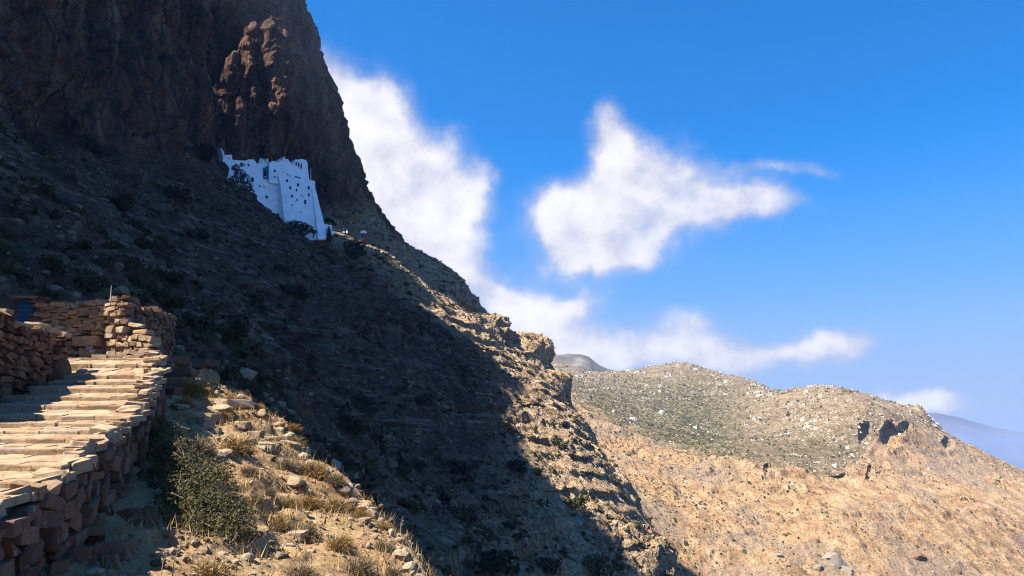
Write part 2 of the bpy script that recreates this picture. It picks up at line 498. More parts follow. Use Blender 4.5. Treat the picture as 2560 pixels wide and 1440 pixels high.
# crags that stand out of the slope: (centre pixel, distance, radius, height)
def crag(u, v, y, r, h, sy=1.0):
    c = np.array(P(u, v, y), np.float32)
    q = ((X - c[0]) ** 2 + ((Y - c[1]) * sy) ** 2 + (Z - c[2]) ** 2) / (r * r)
    return h * np.exp(-q * 1.2)
CR = np.zeros_like(X)
for a in ((1225, 850, 350, 11, 8, .6), (1325, 900, 356, 9, 9, .6), (1120, 760, 352, 9, 4, .6), (1395, 965, 345, 7, 8, .6), (1260, 1040, 300, 9, 4, .7), (1290, 1090, 285, 8, 3.5, .7),
          (1600, 1190, 295, 8, 3.5, .7), (1560, 1400, 226, 10, 5, .6), (1640, 1420, 230, 9, 4, .6), (1180, 1290, 170, 9, 3.5, .7), (1000, 1010, 200, 10, 3.5, .7), (850, 900, 180, 9, 3, .7),
          (675, 190, 312, 11, 7, .8), (668, 110, 314, 10, 6, .8), (680, 280, 313, 9, 6, .8)):
    CR += crag(*a)
CR *= (0.75 + 0.6 * ridged(X / 6, Y / 6, Z / 14, 3))
d += CR
SURF2 = SURF + NRM * d[..., None]
hor = NRM.copy(); hor[..., 2] = 0
hor /= np.linalg.norm(hor, axis=2, keepdims=True) + 1e-6
SURF2 += hor * (d2 * 1.0)[..., None]
# the slope lies lower under the near spur and the path
SURF2[..., 2] -= 6.0 * np.exp(-(((X + 7) / 9.0) ** 2 + ((Y - 13) / 12.0) ** 2) ** 2)
nr = np.where((Y > 22) & (Y < 110) & (SL > 0.5))
xx, yy, zz = X[nr], Y[nr], Z[nr]
SURF2[nr] += NRM[nr] * ((0.5 * ridged(xx / 3.2, yy / 3.2, zz / 3.2, 3) + 0.3 * fbm(xx / 1.1, yy / 1.1, zz / 0.7, 2)) * sstep(130, 60, yy))[:, None]
MAIN = SURF2.astype(np.float32)

m = Mat('rock_slope')
cl = m.attr('cliff').outputs['Fac']
blot = m.noise(0.045, 5, 0.6)
blot2 = m.noise(0.23, 7, 0.66, loc=(7, 3, 1))
grain = m.noise(1.9, 6, 0.72)
chunk = m.voronoi(0.75, sc=(1, 1, 1.7))
chunk2 = m.voronoi(0.28, sc=(1, 1, 1.5))
slope_c = m.ramp(blot2, [(0.34, (0.040, 0.023, 0.012)), (0.46, (0.098, 0.060, 0.034)), (0.57, (0.175, 0.113, 0.066)), (0.70, (0.30, 0.21, 0.132))])
slope_c = m.mix(m.rng(blot, 0.5, 0.66, 0, 0.5), slope_c, (0.105, 0.052, 0.030))
sepc = m.N.new('ShaderNodeSeparateColor'); m.L.new(chunk.outputs['Color'], sepc.inputs[0])
sepd = m.N.new('ShaderNodeSeparateColor'); m.L.new(chunk2.outputs['Color'], sepd.inputs[0])
cellv = m.math('MULTIPLY', sepc.outputs[0], sepd.outputs[1])
slope_c = m.mix(m.rng(cellv, 0.35, 0.9, 0, 0.5), slope_c, (0.22, 0.165, 0.115))
slope_c = m.mix(m.rng(sepc.outputs[2], 0.6, 1.0, 0, 0.6), slope_c, (0.035, 0.023, 0.015))
bedm = m.noise(0.55, 5, 0.6, sc=(0.05, 0.05, 1.5), loc=(2, 2, 0), dist=0.3)
slope_c = m.mix(m.math('MULTIPLY', m.rng(bedm, 0.56, 0.62, 0, 0.75), m.rng(m.noise(0.08, 4, 0.6, loc=(6, 1, 1)), 0.42, 0.58)), slope_c, (0.33, 0.25, 0.175))
lit_soil = m.attr('lit_soil').outputs['Fac']
lit_soil_c = m.ramp(m.noise(0.35, 7, 0.66, loc=(1, 2, 3)), [(0.30, (0.24, 0.150, 0.076)), (0.44, (0.40, 0.268, 0.148)), (0.58, (0.48, 0.348, 0.21)), (0.74, (0.54, 0.43, 0.30))])
slope_c = m.mix(m.math('MULTIPLY', lit_soil, m.rng(m.noise(0.13, 6, 0.66, loc=(4, 7, 2)), 0.3, 0.55, 0.35, 1.0)), slope_c, lit_soil_c)  # paler soil over the sunlit parts, with some of the sunlight in its colour
# low scrub and lichen as colour between the shrubs that are built
scr = m.math('MULTIPLY', m.rng(m.noise(0.5, 6, 0.7, loc=(2, 9, 4)), 0.5, 0.6), m.rng(m.noise(0.06, 3, 0.5, loc=(9, 9, 0)), 0.36, 0.56))
slope_c = m.mix(m.math('MULTIPLY', scr, 0.6), slope_c, (0.050, 0.045, 0.020))
cliff_c = m.ramp(m.noise(0.09, 7, 0.66, sc=(1, 1, 0.4)), [(0.32, (0.024, 0.012, 0.008)), (0.43, (0.080, 0.040, 0.023)), (0.54, (0.185, 0.084, 0.046)), (0.68, (0.34, 0.205, 0.12))])
cliff_c = m.mix(m.rng(m.noise(0.13, 5, 0.6, sc=(1.6, 1.6, 0.12), loc=(3, 1, 2)), 0.5, 0.7, 0, 0.8), cliff_c, (0.028, 0.018, 0.014))
cliff_c = m.mix(m.rng(cellv, 0.3, 0.9, 0, 0.4), cliff_c, (0.19, 0.14, 0.10))
ck = m.cracks(0.11, (1, 1, 0.42), 0.05, 5.0, 0.16)
ck2 = m.cracks(0.42, (1, 1, 0.6), 0.07, 1.6, 0.5)
cliff_c = m.mix(m.math('MULTIPLY', m.math('MAXIMUM', ck, m.math('MULTIPLY', ck2, 0.7)), 0.85), cliff_c, (0.010, 0.007, 0.006))
ck3 = m.cracks(0.36, (0.7, 0.7, 1.7), 0.07, 1.6, 0.4)
slope_c = m.mix(m.math('MULTIPLY', ck3, 0.55), slope_c, m.mix(1.0, slope_c, (0.3, 0.27, 0.25), 'MULTIPLY'))
col = m.mix(cl, slope_c, cliff_c)
col = m.mix(m.rng(grain, 0.43, 0.60, 0.0, 0.75), col, m.mix(1.0, col, (0.40, 0.37, 0.35), 'MULTIPLY'))
m.color(col)
m.bump(m.noise(1.1, 8, 0.72, sc=(1, 1, 1.8)), 1.0, 0.6)
m.bump(m.math('SUBTRACT', 1.0, m.math('MAXIMUM', ck3, ck2)), 0.7, 0.5)
M_ROCK = m.m
LIT_SOIL = np.clip(np.maximum(sstep(-14, 12, X + 7 * fbm(X / 15, Y / 15, Z / 15, 3)), sstep(288, 306, Y + 5 * fbm(X / 12, Y / 12, Z / 12, 2))), 0, 1) * SL  # mask laid over the sunlit rib and the sunlit ridge strip

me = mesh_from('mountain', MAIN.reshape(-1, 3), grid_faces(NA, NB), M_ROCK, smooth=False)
at = me.attributes.new('lit_soil', 'FLOAT', 'POINT'); at.data.foreach_set('value', LIT_SOIL.astype(np.float32).ravel())
at = me.attributes.new('cliff', 'FLOAT', 'POINT'); at.data.foreach_set('value', CLIFF.astype(np.float32).ravel())
mountain = tag(add_obj('mountain', me), 'steep dark rocky cliff and slope falling to the sea', kind='structure')
MU, MV, MD = project(MAIN)

def on_slope(u, v, tol=7.0):
    """The point of the near mountain that the camera sees at a pixel."""
    near = (np.abs(MU - u) < tol) & (np.abs(MV - v) < tol) & (MAIN[..., 1] > 5)
    if not near.any(): return None
    k = np.where(near.ravel())[0]
    k = k[np.argmin(MD.ravel()[k])]
    return MAIN.reshape(-1, 3)[k].copy()

# ------------------------------------------------------------------ the hills across the bay
HC = [P(*a) for a in (
    (1350, 893, 1450), (1400, 908, 1450), (1540, 938, 1350), (1620, 930, 1320), (1700, 909, 1280), (1800, 934, 1240), (1900, 962, 1190), (1945, 980, 1120),
    (1990, 976, 1000), (2060, 965, 960), (2150, 982, 930), (2250, 1012, 900), (2300, 1024, 880), (2330, 1078, 860), (2400, 1112, 800), (2560, 1184, 735), (2700, 1250, 690),
    (1450, 985, 950), (1600, 985, 1080), (1750, 985, 1100), (1900, 1030, 900), (1700, 1050, 850), (1600, 1065, 760), (1800, 1100, 760), (1950, 1100, 780), (2080, 1050, 800),
    (1420, 1000, 680), (1500, 1060, 640), (1650, 1125, 610), (1800, 1165, 585), (1950, 1182, 575), (1960, 1212, 564), (2080, 1185, 586), (2090, 1218, 572), (2160, 1052, 700), (2240, 1050, 712), (2290, 1060, 735), (2150, 1125, 676), (2235, 1135, 682), (2310, 1125, 700), (2420, 1160, 705), (2120, 1165, 640), (2220, 1190, 648),
    (1450, 1080, 600), (1550, 1180, 545), (1750, 1260, 520), (1900, 1300, 508), (2100, 1300, 510), (2300, 1260, 560), (2480, 1260, 610),
    (1600, 1330, 470), (1750, 1440, 455), (2000, 1440, 458), (2300, 1440, 478), (2560, 1440, 515), (2700, 1440, 540),
)]
HC += [(-40, 700, 40), (-40, 1000, 100), (-40, 1400, 160), (0, 560, 10), (-60, 620, 20)]
HC += [(a[0] * 1.25, a[1] * 1.25, a[2] * 1.25 - 75) for a in (P(1350, 893, 1450), P(1540, 938, 1350), P(1700, 909, 1280), P(1900, 962, 1190), P(2060, 965, 960), P(2300, 1024, 880), P(2560, 1184, 735))]
HC += [(x, 330, -150) for x in (0, 100, 200, 350)] + [(600, 560, -140), (700, 900, -150), (900, 1300, -150), (500, 400, -190)]
hill_z = tps_fit(HC)
hn_y = np.concatenate([np.arange(300, 430, 8), 430 * (1900 / 430) ** np.linspace(0, 1, 590)])
hn_t = np.linspace(-0.05, 0.74, 560)
HY, HT = np.meshgrid(hn_y, hn_t, indexing='ij')
HX = HT * HY
HZ = hill_z(HX, HY)
HX = HX.astype(np.float32); HY = HY.astype(np.float32); HZ = HZ.astype(np.float32)
HU, HV, HD = project(np.stack([HX, HY, HZ], -1))
sc_h = np.clip(HY / 600, 0.6, 2.0)
# the edge between the scrubby upper slopes and the bare scree, kept for the materials and the plants
edge_u = [1300, 1420, 1500, 1650, 1800, 1950, 2100, 2165, 2200, 2300, 2400, 2700]
edge_v = [960, 990, 1050, 1120, 1158, 1188, 1196, 1150, 1095, 1075, 1105, 1270]
EDGE = HV - np.interp(HU, edge_u, edge_v) + 16 * fbm(HX / 40, HY / 40, 0.3, 3)
SCREE = sstep(-34, 34, EDGE + 44 * fbm(HX / 16, HY / 16, 21.0, 4)).astype(np.float32)
h = 2.6 * fbm(HX / 60, HY / 60, 0.5, 4) + 1.1 * ridged(HX / 22, HY / 22, 1.5, 3) * (0.4 + SCREE) + 0.9 * fbm(HX / 7, HY / 7, 2.5, 4)
# gullies that run down the scree (downhill is roughly towards the camera and to the right)
run = HX * 0.80 + HY * 0.60
h += SCREE * (3.4 * ridged(run / 46, (HX - HY) / 260, 3.5, 3) + 0.5 * ridged(run / 13, (HX - HY) / 60, 4.5, 3) + 0.9 * fbm(HX / 9, HY / 9, 14.0, 4)) + 1.0 * sstep(0.15, 0.5, fbm(HX / 10, HY / 10, 11.0, 3))
# rocky knobs on the crests
h += (1 - SCREE) * 1.4 * sstep(0.1, 0.6, fbm(HX / 18, HY / 18, 6.0, 3)) * sc_h
hzz = (HZ + h) / 8.5 + 0.9 * fbm(HX / 40, HY / 40, 17.0, 3)
crop = sstep(0.0, 0.4, fbm(HX / 34, HY / 34, 19.0, 3))
h += SCREE * ((terrace(hzz, 0.7) - hzz) * 4.2 * crop + 1.5 * ridged(HX / 8, HY / 8, 23.0, 3) * (0.35 + crop))
# a rock band under the edge
band = np.exp(-((EDGE - 12) / 14.0) ** 2)
h += band * (2.6 * ridged(HX / 14, HY / 14, 7.0, 3))
HP = np.stack([HX, HY, HZ + h], -1).astype(np.float32)
# hollows worn into the rock under the edge: (u, v, half width px, half height px, depth m, tilt)
inward = np.array((0.30, 0.95, -0.05), np.float32)
for (u, v, su, sv, dep) in ((2163, 1084, 20, 34, 9), (2226, 1092, 32, 38, 12), (2262, 1072, 18, 18, 7), (1918, 1186, 9, 24, 6), (2095, 1200, 22, 9, 5), (2176, 1200, 11, 26, 7),
                            (2372, 1118, 20, 15, 5),):
    wob = 0.42 * fbm(HU / 22, HV / 22, u * 0.1, 3)
    q = np.sqrt(((HU - u) / su) ** 2 + ((HV - v) / sv) ** 2) + wob
    k = 1 - sstep(0.55, 1.0, q)
    HP += k[..., None] * dep * inward
    lip = np.exp(-((q - 1.08) / 0.14) ** 2) * (HV < v)
    HP -= lip[..., None] * 2.5 * inward
# the rock tooth on the right-hand crest
for (u, v, y, r, hh) in ((2306, 1040, 876, 6, 5),):
    c = P(u, v, y)
    HP[..., 2] += hh * np.exp(-(((HX - c[0]) / r) ** 2 + ((HY - c[1]) / (r * 1.6)) ** 2) ** 2)

m = Mat('hillside_soil')
scree = m.attr('scree').outputs['Fac']
big = m.noise(0.018, 5, 0.6)
mid = m.noise(0.10, 6, 0.62, loc=(3, 8, 2))
fin = m.noise(0.6, 6, 0.68)
sc_c = m.ramp(mid, [(0.3, (0.175, 0.105, 0.052)), (0.43, (0.295, 0.180, 0.088)), (0.57, (0.375, 0.248, 0.130)), (0.74, (0.45, 0.33, 0.205))])
sc_c = m.mix(m.rng(big, 0.47, 0.58, 0, 0.8), sc_c, (0.25, 0.185, 0.122))
sc_c = m.mix(m.rng(m.noise(0.05, 5, 0.6, loc=(1, 5, 9)), 0.58, 0.70, 0, 0.75), sc_c, (0.29, 0.155, 0.075))
up_c = m.ramp(mid, [(0.3, (0.125, 0.085, 0.045)), (0.5, (0.205, 0.148, 0.085)), (0.7, (0.30, 0.235, 0.155))])
green = m.rng(m.noise(0.35, 5, 0.6, loc=(4, 4, 4)), 0.40, 0.54)
greenb = m.math('MULTIPLY', green, m.attr('maquis').outputs['Fac'])
up_c = m.mix(m.math('MULTIPLY', greenb, 0.9), up_c, (0.056, 0.058, 0.013))
v1 = m.voronoi(0.33)
wn = m.math('MULTIPLY', m.rng(v1.outputs['Distance'], 0.34, 0.2), m.rng(m.noise(0.045, 5, 0.62, loc=(8, 2, 6)), 0.46, 0.60))
up_c = m.mix(m.math('MULTIPLY', wn, 0.85), up_c, (0.46, 0.40, 0.33))
col = m.mix(scree, up_c, sc_c)
ckh = m.cracks(0.10, (1, 1, 1.6), 0.07, 6.0, 0.12)
col = m.mix(m.math('MULTIPLY', ckh, m.rng(m.noise(0.03, 4, 0.6, loc=(9, 4, 1)), 0.45, 0.6, 0, 0.55)), col, m.mix(1.0, col, (0.36, 0.29, 0.25), 'MULTIPLY'))
col = m.mix(m.rng(fin, 0.44, 0.62, 0, 0.7), col, m.mix(1.0, col, (0.5, 0.45, 0.42), 'MULTIPLY'))
m.color(col)
m.bump(m.noise(0.8, 7, 0.75), 1.0, 1.3)
M_HILL = m.m
MAQ = ((1 - SCREE) * 1.15 * (1 - 0.9 * sstep(0.0, 1.0, (HU - 1720) / 240.0) * (1 - sstep(1020, 1120, HV) * 0.35)) * (0.35 + 0.65 * sstep(905, 1000, HV + 20 * fbm(HX / 60, HY / 60, 9, 2)))).astype(np.float32)
me = mesh_from('hillside', HP.reshape(-1, 3), grid_faces(*HX.shape)[:, ::-1], M_HILL, smooth=False)
for nm, arr in (('scree', SCREE), ('maquis', MAQ)):
    at = me.attributes.new(nm, 'FLOAT', 'POINT'); at.data.foreach_set('value', arr.astype(np.float32).ravel())
hillside = tag(add_obj('hillside', me), 'sunlit tan hillside of scree with scrubby hilltops across the bay', kind='structure')

# the flat-topped mountain beyond
def far_hill(name, label, pts, y, depth, mat, n=140, rough=0.02):
    us = np.array([p[0] for p in pts], float); vs = np.array([p[1] for p in pts], float)
    uu = np.linspace(us[0], us[-1], n)
    crest = np.interp(uu, us, vs)
    rows = []
    for k, f in enumerate(np.linspace(-1, 1, 41)):
        yy = y + f * depth
        row = []
        for a, b in zip(uu, crest):
            p = P(a, b, y)
            fall = (1 - abs(f) ** 1.3)
            z = -215 + (p[2] + 215) * fall
            row.append((p[0] * yy / y if f < 0 else p[0], yy, z))
        rows.append(row)
    A = np.array(rows, np.float32)
    s = depth
    A[..., 2] += rough * s * fbm(A[..., 0] / (s * 0.3), A[..., 1] / (s * 0.3), 1.0, 5) * (A[..., 2] > -200)
    me = mesh_from(name, A.reshape(-1, 3), grid_faces(41, n)[:, ::-1], mat, smooth=True)
    return tag(add_obj(name, me), label, kind='structure')

m = Mat('far_limestone')
m.color(m.ramp(m.noise(0.02, 7, 0.65), [(0.35, (0.045, 0.038, 0.022)), (0.52, (0.085, 0.072, 0.046)), (0.68, (0.17, 0.145, 0.11))]))
M_FAR = m.m
far_hill('far_mountain', 'grey flat-topped mountain peeping over the saddle of the hills',
         [(1150, 960), (1250, 925), (1320, 905), (1370, 903), (1388, 890), (1420, 885), (1455, 888), (1476, 899), (1490, 911), (1540, 935), (1620, 960), (1750, 990), (1850, 1010)], 2300, 600, M_FAR, rough=0.05)
m = Mat('island_rock')
m.color(m.ramp(m.noise(0.002, 6, 0.6), [(0.35, (0.04, 0.035, 0.04)), (0.65, (0.10, 0.08, 0.08))]))
far_hill('far_island', 'long mauve island fading into haze behind the right-hand crest',
         [(1900, 1150), (2100, 1085), (2220, 1050), (2330, 1030), (2430, 1052), (2520, 1080), (2640, 1095), (2800, 1120), (3000, 1150)], 14000, 2500, m.m, rough=0.03)

# ------------------------------------------------------------------ sea
m = Mat('sea_water', 0.25)
m.b.inputs['Specular IOR Level'].default_value = 0.5
m.color((0.008, 0.045, 0.105))
m.bump(m.noise(0.05, 6, 0.6), 0.5, 1.0)
R = 60000.0
me = mesh_from('sea', [(-R, -R, -205), (R, -R, -205), (R, R, -205), (-R, R, -205)], [(0, 1, 2, 3)], m.m)
tag(add_obj('sea', me), 'deep blue sea reaching the horizon', kind='structure')
print('terrain', round(time.time() - T0, 1))

# ------------------------------------------------------------------ the near spur and the stepped path
RY = [3, 6.5, 8, 9.5, 11, 12.5, 13.5, 17.5, 19, 20.5, 26]
RX = [-4.6, -4.8, -4.95, -5.15, -5.6, -6.0, -6.25, -7.7, -8.4, -9.0, -10.5]
RZ = [-1.8, -0.95, -0.5, -0.18, 0.2, 0.47, 0.65, 1.75, 2.37, 2.5, 3.2]
LY = [3, 8, 12, 15, 17.5, 18.6, 20.5, 26]
LX = [-8.4, -8.9, -9.2, -9.5, -9.8, -11.2, -13.5, -15]
def path_r(y): return np.interp(y, RY, RX)
def path_l(y): return np.interp(y, LY, LX)
def path_z(y): return np.interp(y, RY, RZ)

NC = [P(*a) for a in (
    (440, 935, 26), (520, 950, 25), (600, 975, 24), (700, 1045, 22), (780, 1135, 20), (860, 1195, 18.8), (940, 1270, 17.3), (1000, 1335, 16), (1060, 1440, 14),
    (480, 985, 22.5), (500, 1050, 19.5), (600, 1060, 20), (560, 1120, 17.4), (650, 1150, 17.3), (520, 1230, 14), (620, 1300, 13.5), (720, 1200, 17), (800, 1300, 15), (800, 1420, 12.6),
    (640, 1420, 11.6), (480, 1440, 10.6), (900, 1400, 13.6), (420, 1080, 17), (400, 1030, 19), (370, 1200, 13.6), (320, 1340, 11), (220, 1430, 9.6), (120, 1500, 8.3), (0, 1600, 7))]
EDGE_PTS = [P(*a) for a in ((440, 935, 26), (600, 975, 24), (700, 1045, 22), (780, 1135, 20), (860, 1195, 18.8), (940, 1270, 17.3), (1000, 1335, 16), (1060, 1440, 14), (1150, 1580, 12), (1280, 1750, 10))]
for p in EDGE_PTS:
    NC.append((p[0] + 2.5, p[1] + 2.5, p[2] - 1.8))
_ey = np.array([p[1] for p in EDGE_PTS][::-1] ); _ex = np.array([p[0] for p in EDGE_PTS][::-1])
def edge_drop(x, y):
    """The slope breaks off beyond the spur's edge."""
    d_ = np.clip(x - np.interp(y, _ey, _ex) - 0.05, 0, 40)
    return 3.0 * (np.sqrt(d_ * d_ + 0.06) - 0.245)
NC += [(0, 3, -2.2), (-3, 4, -2.2), (3, 5, -3), (-12, 30, 1.2), (-12.5, 36, -1.0), (-16, 44, -3.0), (-14, 50, -6), (-9, 40, -6)]
near_z = tps_fit(NC)

def bank_z(x, y):
    """Ground behind the walls on the uphill side."""
    return 2.38 + np.clip(np.minimum(y, 34) - 18, 0, 30) * 0.10 + np.clip(path_l(y) - x, 0, 12) * 0.12

def ground_base(x, y):
    zr = np.minimum(near_z(x, y), 3.0) - edge_drop(x, y) - 14 * sstep(26.5, 34, y)
    zp = path_z(y) - 0.05
    zb = bank_z(x, y)
    k1 = sstep(0.05, -0.35, x - path_r(y)) * sstep(22, 20, y)
    z = zr + (zp - zr) * k1
    k2 = np.maximum(sstep(-0.25, -0.6, x - path_l(y)), sstep(20.4, 20.9, y) * sstep(-9.7, -10.3, x + (y - 20.4) * 0.2))
    return z + (zb - z) * k2

ny = 4.2 * (38 / 4.2) ** np.linspace(0, 1, 390)
nt = np.concatenate([np.linspace(-1.15, -0.5, 90, endpoint=False), np.linspace(-0.5, 0.0, 270, endpoint=False), np.linspace(0, 0.5, 40)])
GY, GT = np.meshgrid(ny, nt, indexing='ij')
GX = (GT * GY).astype(np.float32); GY = GY.astype(np.float32)
GZ = ground_base(GX, GY).astype(np.float32)
right = sstep(0.1, 0.6, GX - path_r(GY))
g_rel = 0.20 * fbm(GX / 1.9, GY / 1.9, 0.2, 4) + 0.07 * fbm(GX / 0.45, GY / 0.45, 3.0, 3)
tt = (GZ + 0.22 * GY * 0.2 + 0.5 * fbm(GX / 2.2, GY / 2.2, 5.0, 3)) / 0.42
ledge = (terrace(tt, 0.66) - tt) * 0.32 * sstep(-0.15, 0.3, fbm(GX / 3.1, GY / 3.1, 8.0, 3) + 0.25 * sstep(20, 24, GY))
GZ = GZ + right * (g_rel + ledge) + (1 - right) * 0.05 * fbm(GX / 0.5, GY / 0.5, 1.0, 2)
NEAR = np.stack([GX, GY, GZ], -1).astype(np.float32)
NU, NV, ND = project(NEAR)

def near_at(u, v, tol=5.0):
    k = np.where(((np.abs(NU - u) < tol) & (np.abs(NV - v) < tol)).ravel())[0]
    if len(k) == 0: return None
    k = k[np.argmin(ND.ravel()[k])]
    return NEAR.reshape(-1, 3)[k].astype(float).copy()

m = Mat('dry_earth')
c1 = m.ramp(m.noise(0.9, 7, 0.65), [(0.3, (0.19, 0.117, 0.058)), (0.47, (0.295, 0.188, 0.088)), (0.62, (0.36, 0.245, 0.122)), (0.8, (0.42, 0.31, 0.17))])
c1 = m.mix(m.rng(m.noise(0.35, 5, 0.6, loc=(5, 5, 0)), 0.5, 0.66, 0, 0.6), c1, (0.285, 0.155, 0.070))
gr = m.voronoi(9.0)
c1 = m.mix(m.rng(gr.outputs['Distance'], 0.25, 0.5, 0, 0.35), c1, m.mix(1.0, c1, (0.5, 0.46, 0.42), 'MULTIPLY'))
c1 = m.mix(m.rng(m.noise(14, 4, 0.7), 0.55, 0.7, 0, 0.6), c1, (0.36, 0.29, 0.2))
m.color(c1)
m.bump(m.noise(5, 8, 0.7), 0.8, 0.12)
m.bump(m.math('SUBTRACT', 1.0, gr.outputs['Distance']), 0.5, 0.04)
me = mesh_from('near_slope', NEAR.reshape(-1, 3), grid_faces(*GX.shape)[:, ::-1], m.m, smooth=False)
near_slope = tag(add_obj('near_slope', me), 'dry sunlit earth slope with ledges beside the stepped path', kind='structure')

# ------------------------------------------------------------------ stones
def chamfer_box(name, seed, cut=0.13, jit=0.05, taper=0.12):
    """An angular stone: the convex hull of points near a box."""
    r = random.Random(seed)
    bm = bmesh.new()
    for sx in (-1, 1):
        for sy in (-1, 1):
            for sz in (-1, 1):
                q = [1 - taper * r.random() for _ in range(3)]
                for ax in range(3):                      # each corner is cut back along two of its edges
                    if r.random() < 0.75:
                        p = [sx * q[0] * .5, sy * q[1] * .5, sz * q[2] * .5]
                        p[ax] *= 1 - cut * r.uniform(1.0, 3.2)
                        bm.verts.new([c + r.uniform(-jit, jit) * 0.5 for c in p])
    bmesh.ops.convex_hull(bm, input=list(bm.verts))
    bmesh.ops.delete(bm, geom=[v for v in bm.verts if not v.link_faces], context='VERTS')
    bmesh.ops.recalc_face_normals(bm, faces=bm.faces)
    me = bpy.data.meshes.new(name); bm.to_mesh(me); bm.free()
    return me

def boulder_mesh(name, seed, sub=2, rough=0.28, flat=0.7):
    r = random.Random(seed); o = r.random() * 50
    bm = bmesh.new(); bmesh.ops.create_icosphere(bm, subdivisions=sub, radius=0.5)
    co = np.array([v.co[:] for v in bm.verts])
    k = 1 + rough * fbm(co[:, 0] * 2 + o, co[:, 1] * 2, co[:, 2] * 2, 3)
    # facets: push points beyond a few random planes back onto them
    co = co * k[:, None]
    for i in range(7):
        n = np.array([r.gauss(0, 1) for _ in range(3)]); n /= np.linalg.norm(n)
        dd = co @ n; lim = r.uniform(0.26, 0.42)
        co = co - np.where(dd > lim, (dd - lim) * 0.9, 0)[:, None] * n
    co[:, 2] *= flat
    for v, c in zip(bm.verts, co): v.co = c
    me = bpy.data.meshes.new(name); bm.to_mesh(me); bm.free()
    return me

def stone_mat(name, stops, bump=0.03):
    m = Mat(name)
    ob = m.tc.outputs['Object']
    base = m.ramp(m.rand(), stops)
    n1 = m.noise(3.0, 6, 0.65)
    base = m.mix(m.rng(n1, 0.35, 0.7, 0, 0.7), base, m.mix(1.0, base, (0.56, 0.50, 0.46), 'MULTIPLY'))
    base = m.mix(m.rng(m.noise(7.0, 5, 0.6, loc=(3, 3, 3)), 0.58, 0.72, 0, 0.5), base, (0.34, 0.30, 0.24))
    base = m.mix(m.rng(m.noise(13.0, 4, 0.7, loc=(1, 6, 3)), 0.56, 0.66, 0, 0.75), base, m.mix(1.0, base, (0.42, 0.36, 0.32), 'MULTIPLY'))
    m.color(base)
    m.bump(m.noise(9, 8, 0.75, sc=(1, 1, 2.2)), 1.0, bump)
    m.bump(m.noise(3.5, 4, 0.6), 0.6, bump * 2)
    return m.m
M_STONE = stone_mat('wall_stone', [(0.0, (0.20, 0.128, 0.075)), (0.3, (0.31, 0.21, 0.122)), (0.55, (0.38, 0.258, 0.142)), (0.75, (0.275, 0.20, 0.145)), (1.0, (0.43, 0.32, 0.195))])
M_SHADE_STONE = stone_mat('shaded_red_brown_stone', [(0.0, (0.085, 0.043, 0.026)), (0.35, (0.150, 0.078, 0.048)), (0.6, (0.205, 0.112, 0.066)), (0.8, (0.135, 0.088, 0.062)), (1.0, (0.24, 0.15, 0.095))])  # red-brown stone, darkened as well for the walls that stand in shade
M_PAVE = stone_mat('paving_stone', [(0.0, (0.265, 0.170, 0.098)), (0.35, (0.335, 0.232, 0.138)), (0.7, (0.385, 0.278, 0.172)), (1.0, (0.30, 0.222, 0.158))])
M_PALE = stone_mat('pale_rock', [(0.0, (0.20, 0.15, 0.10)), (0.4, (0.30, 0.225, 0.145)), (0.75, (0.375, 0.29, 0.195)), (1.0, (0.26, 0.21, 0.165))])
m = Mat('earth_mortar'); m.color(m.ramp(m.noise(4, 5, 0.6), [(0.35, (0.07, 0.045, 0.03)), (0.65, (0.13, 0.085, 0.055))])); m.bump(m.noise(12, 6, 0.7), 0.8, 0.04)
M_MORTAR = m.m

def variants(prefix, n, mat, **kw):
    out = []
    for i in range(n):
        me = chamfer_box(prefix, 100 + i * 7, **kw); me.materials.append(mat); out.append(me)
    return out
V_STONE = variants('stone', 14, M_STONE)
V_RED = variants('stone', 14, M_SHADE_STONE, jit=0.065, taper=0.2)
V_PAVE = variants('paving', 14, M_PAVE, cut=0.055, jit=0.05, taper=0.05)
V_COPE = variants('coping', 12, M_PAVE, cut=0.12, jit=0.1, taper=0.25)
V_ROCK = []
for i in range(10):
    me = boulder_mesh('rock', 40 + i); me.materials.append(M_PALE); V_ROCK.append(me)
V_SLAB = variants('slab', 8, M_PALE, cut=0.12, jit=0.09, taper=0.3)

def put(name, me, loc, rot, scale, parent=None):
    o = bpy.data.objects.new(name, me)
    M = Matrix.LocRotScale(Vector(loc), rot, Vector(scale))
    if parent is not None:
        o.parent = parent
        M = Matrix.Translation(-parent.location) @ M if parent.rotation_euler.z == 0 else parent.matrix_basis.inverted() @ M
    o.matrix_basis = M
    COL.objects.link(o)
    return o

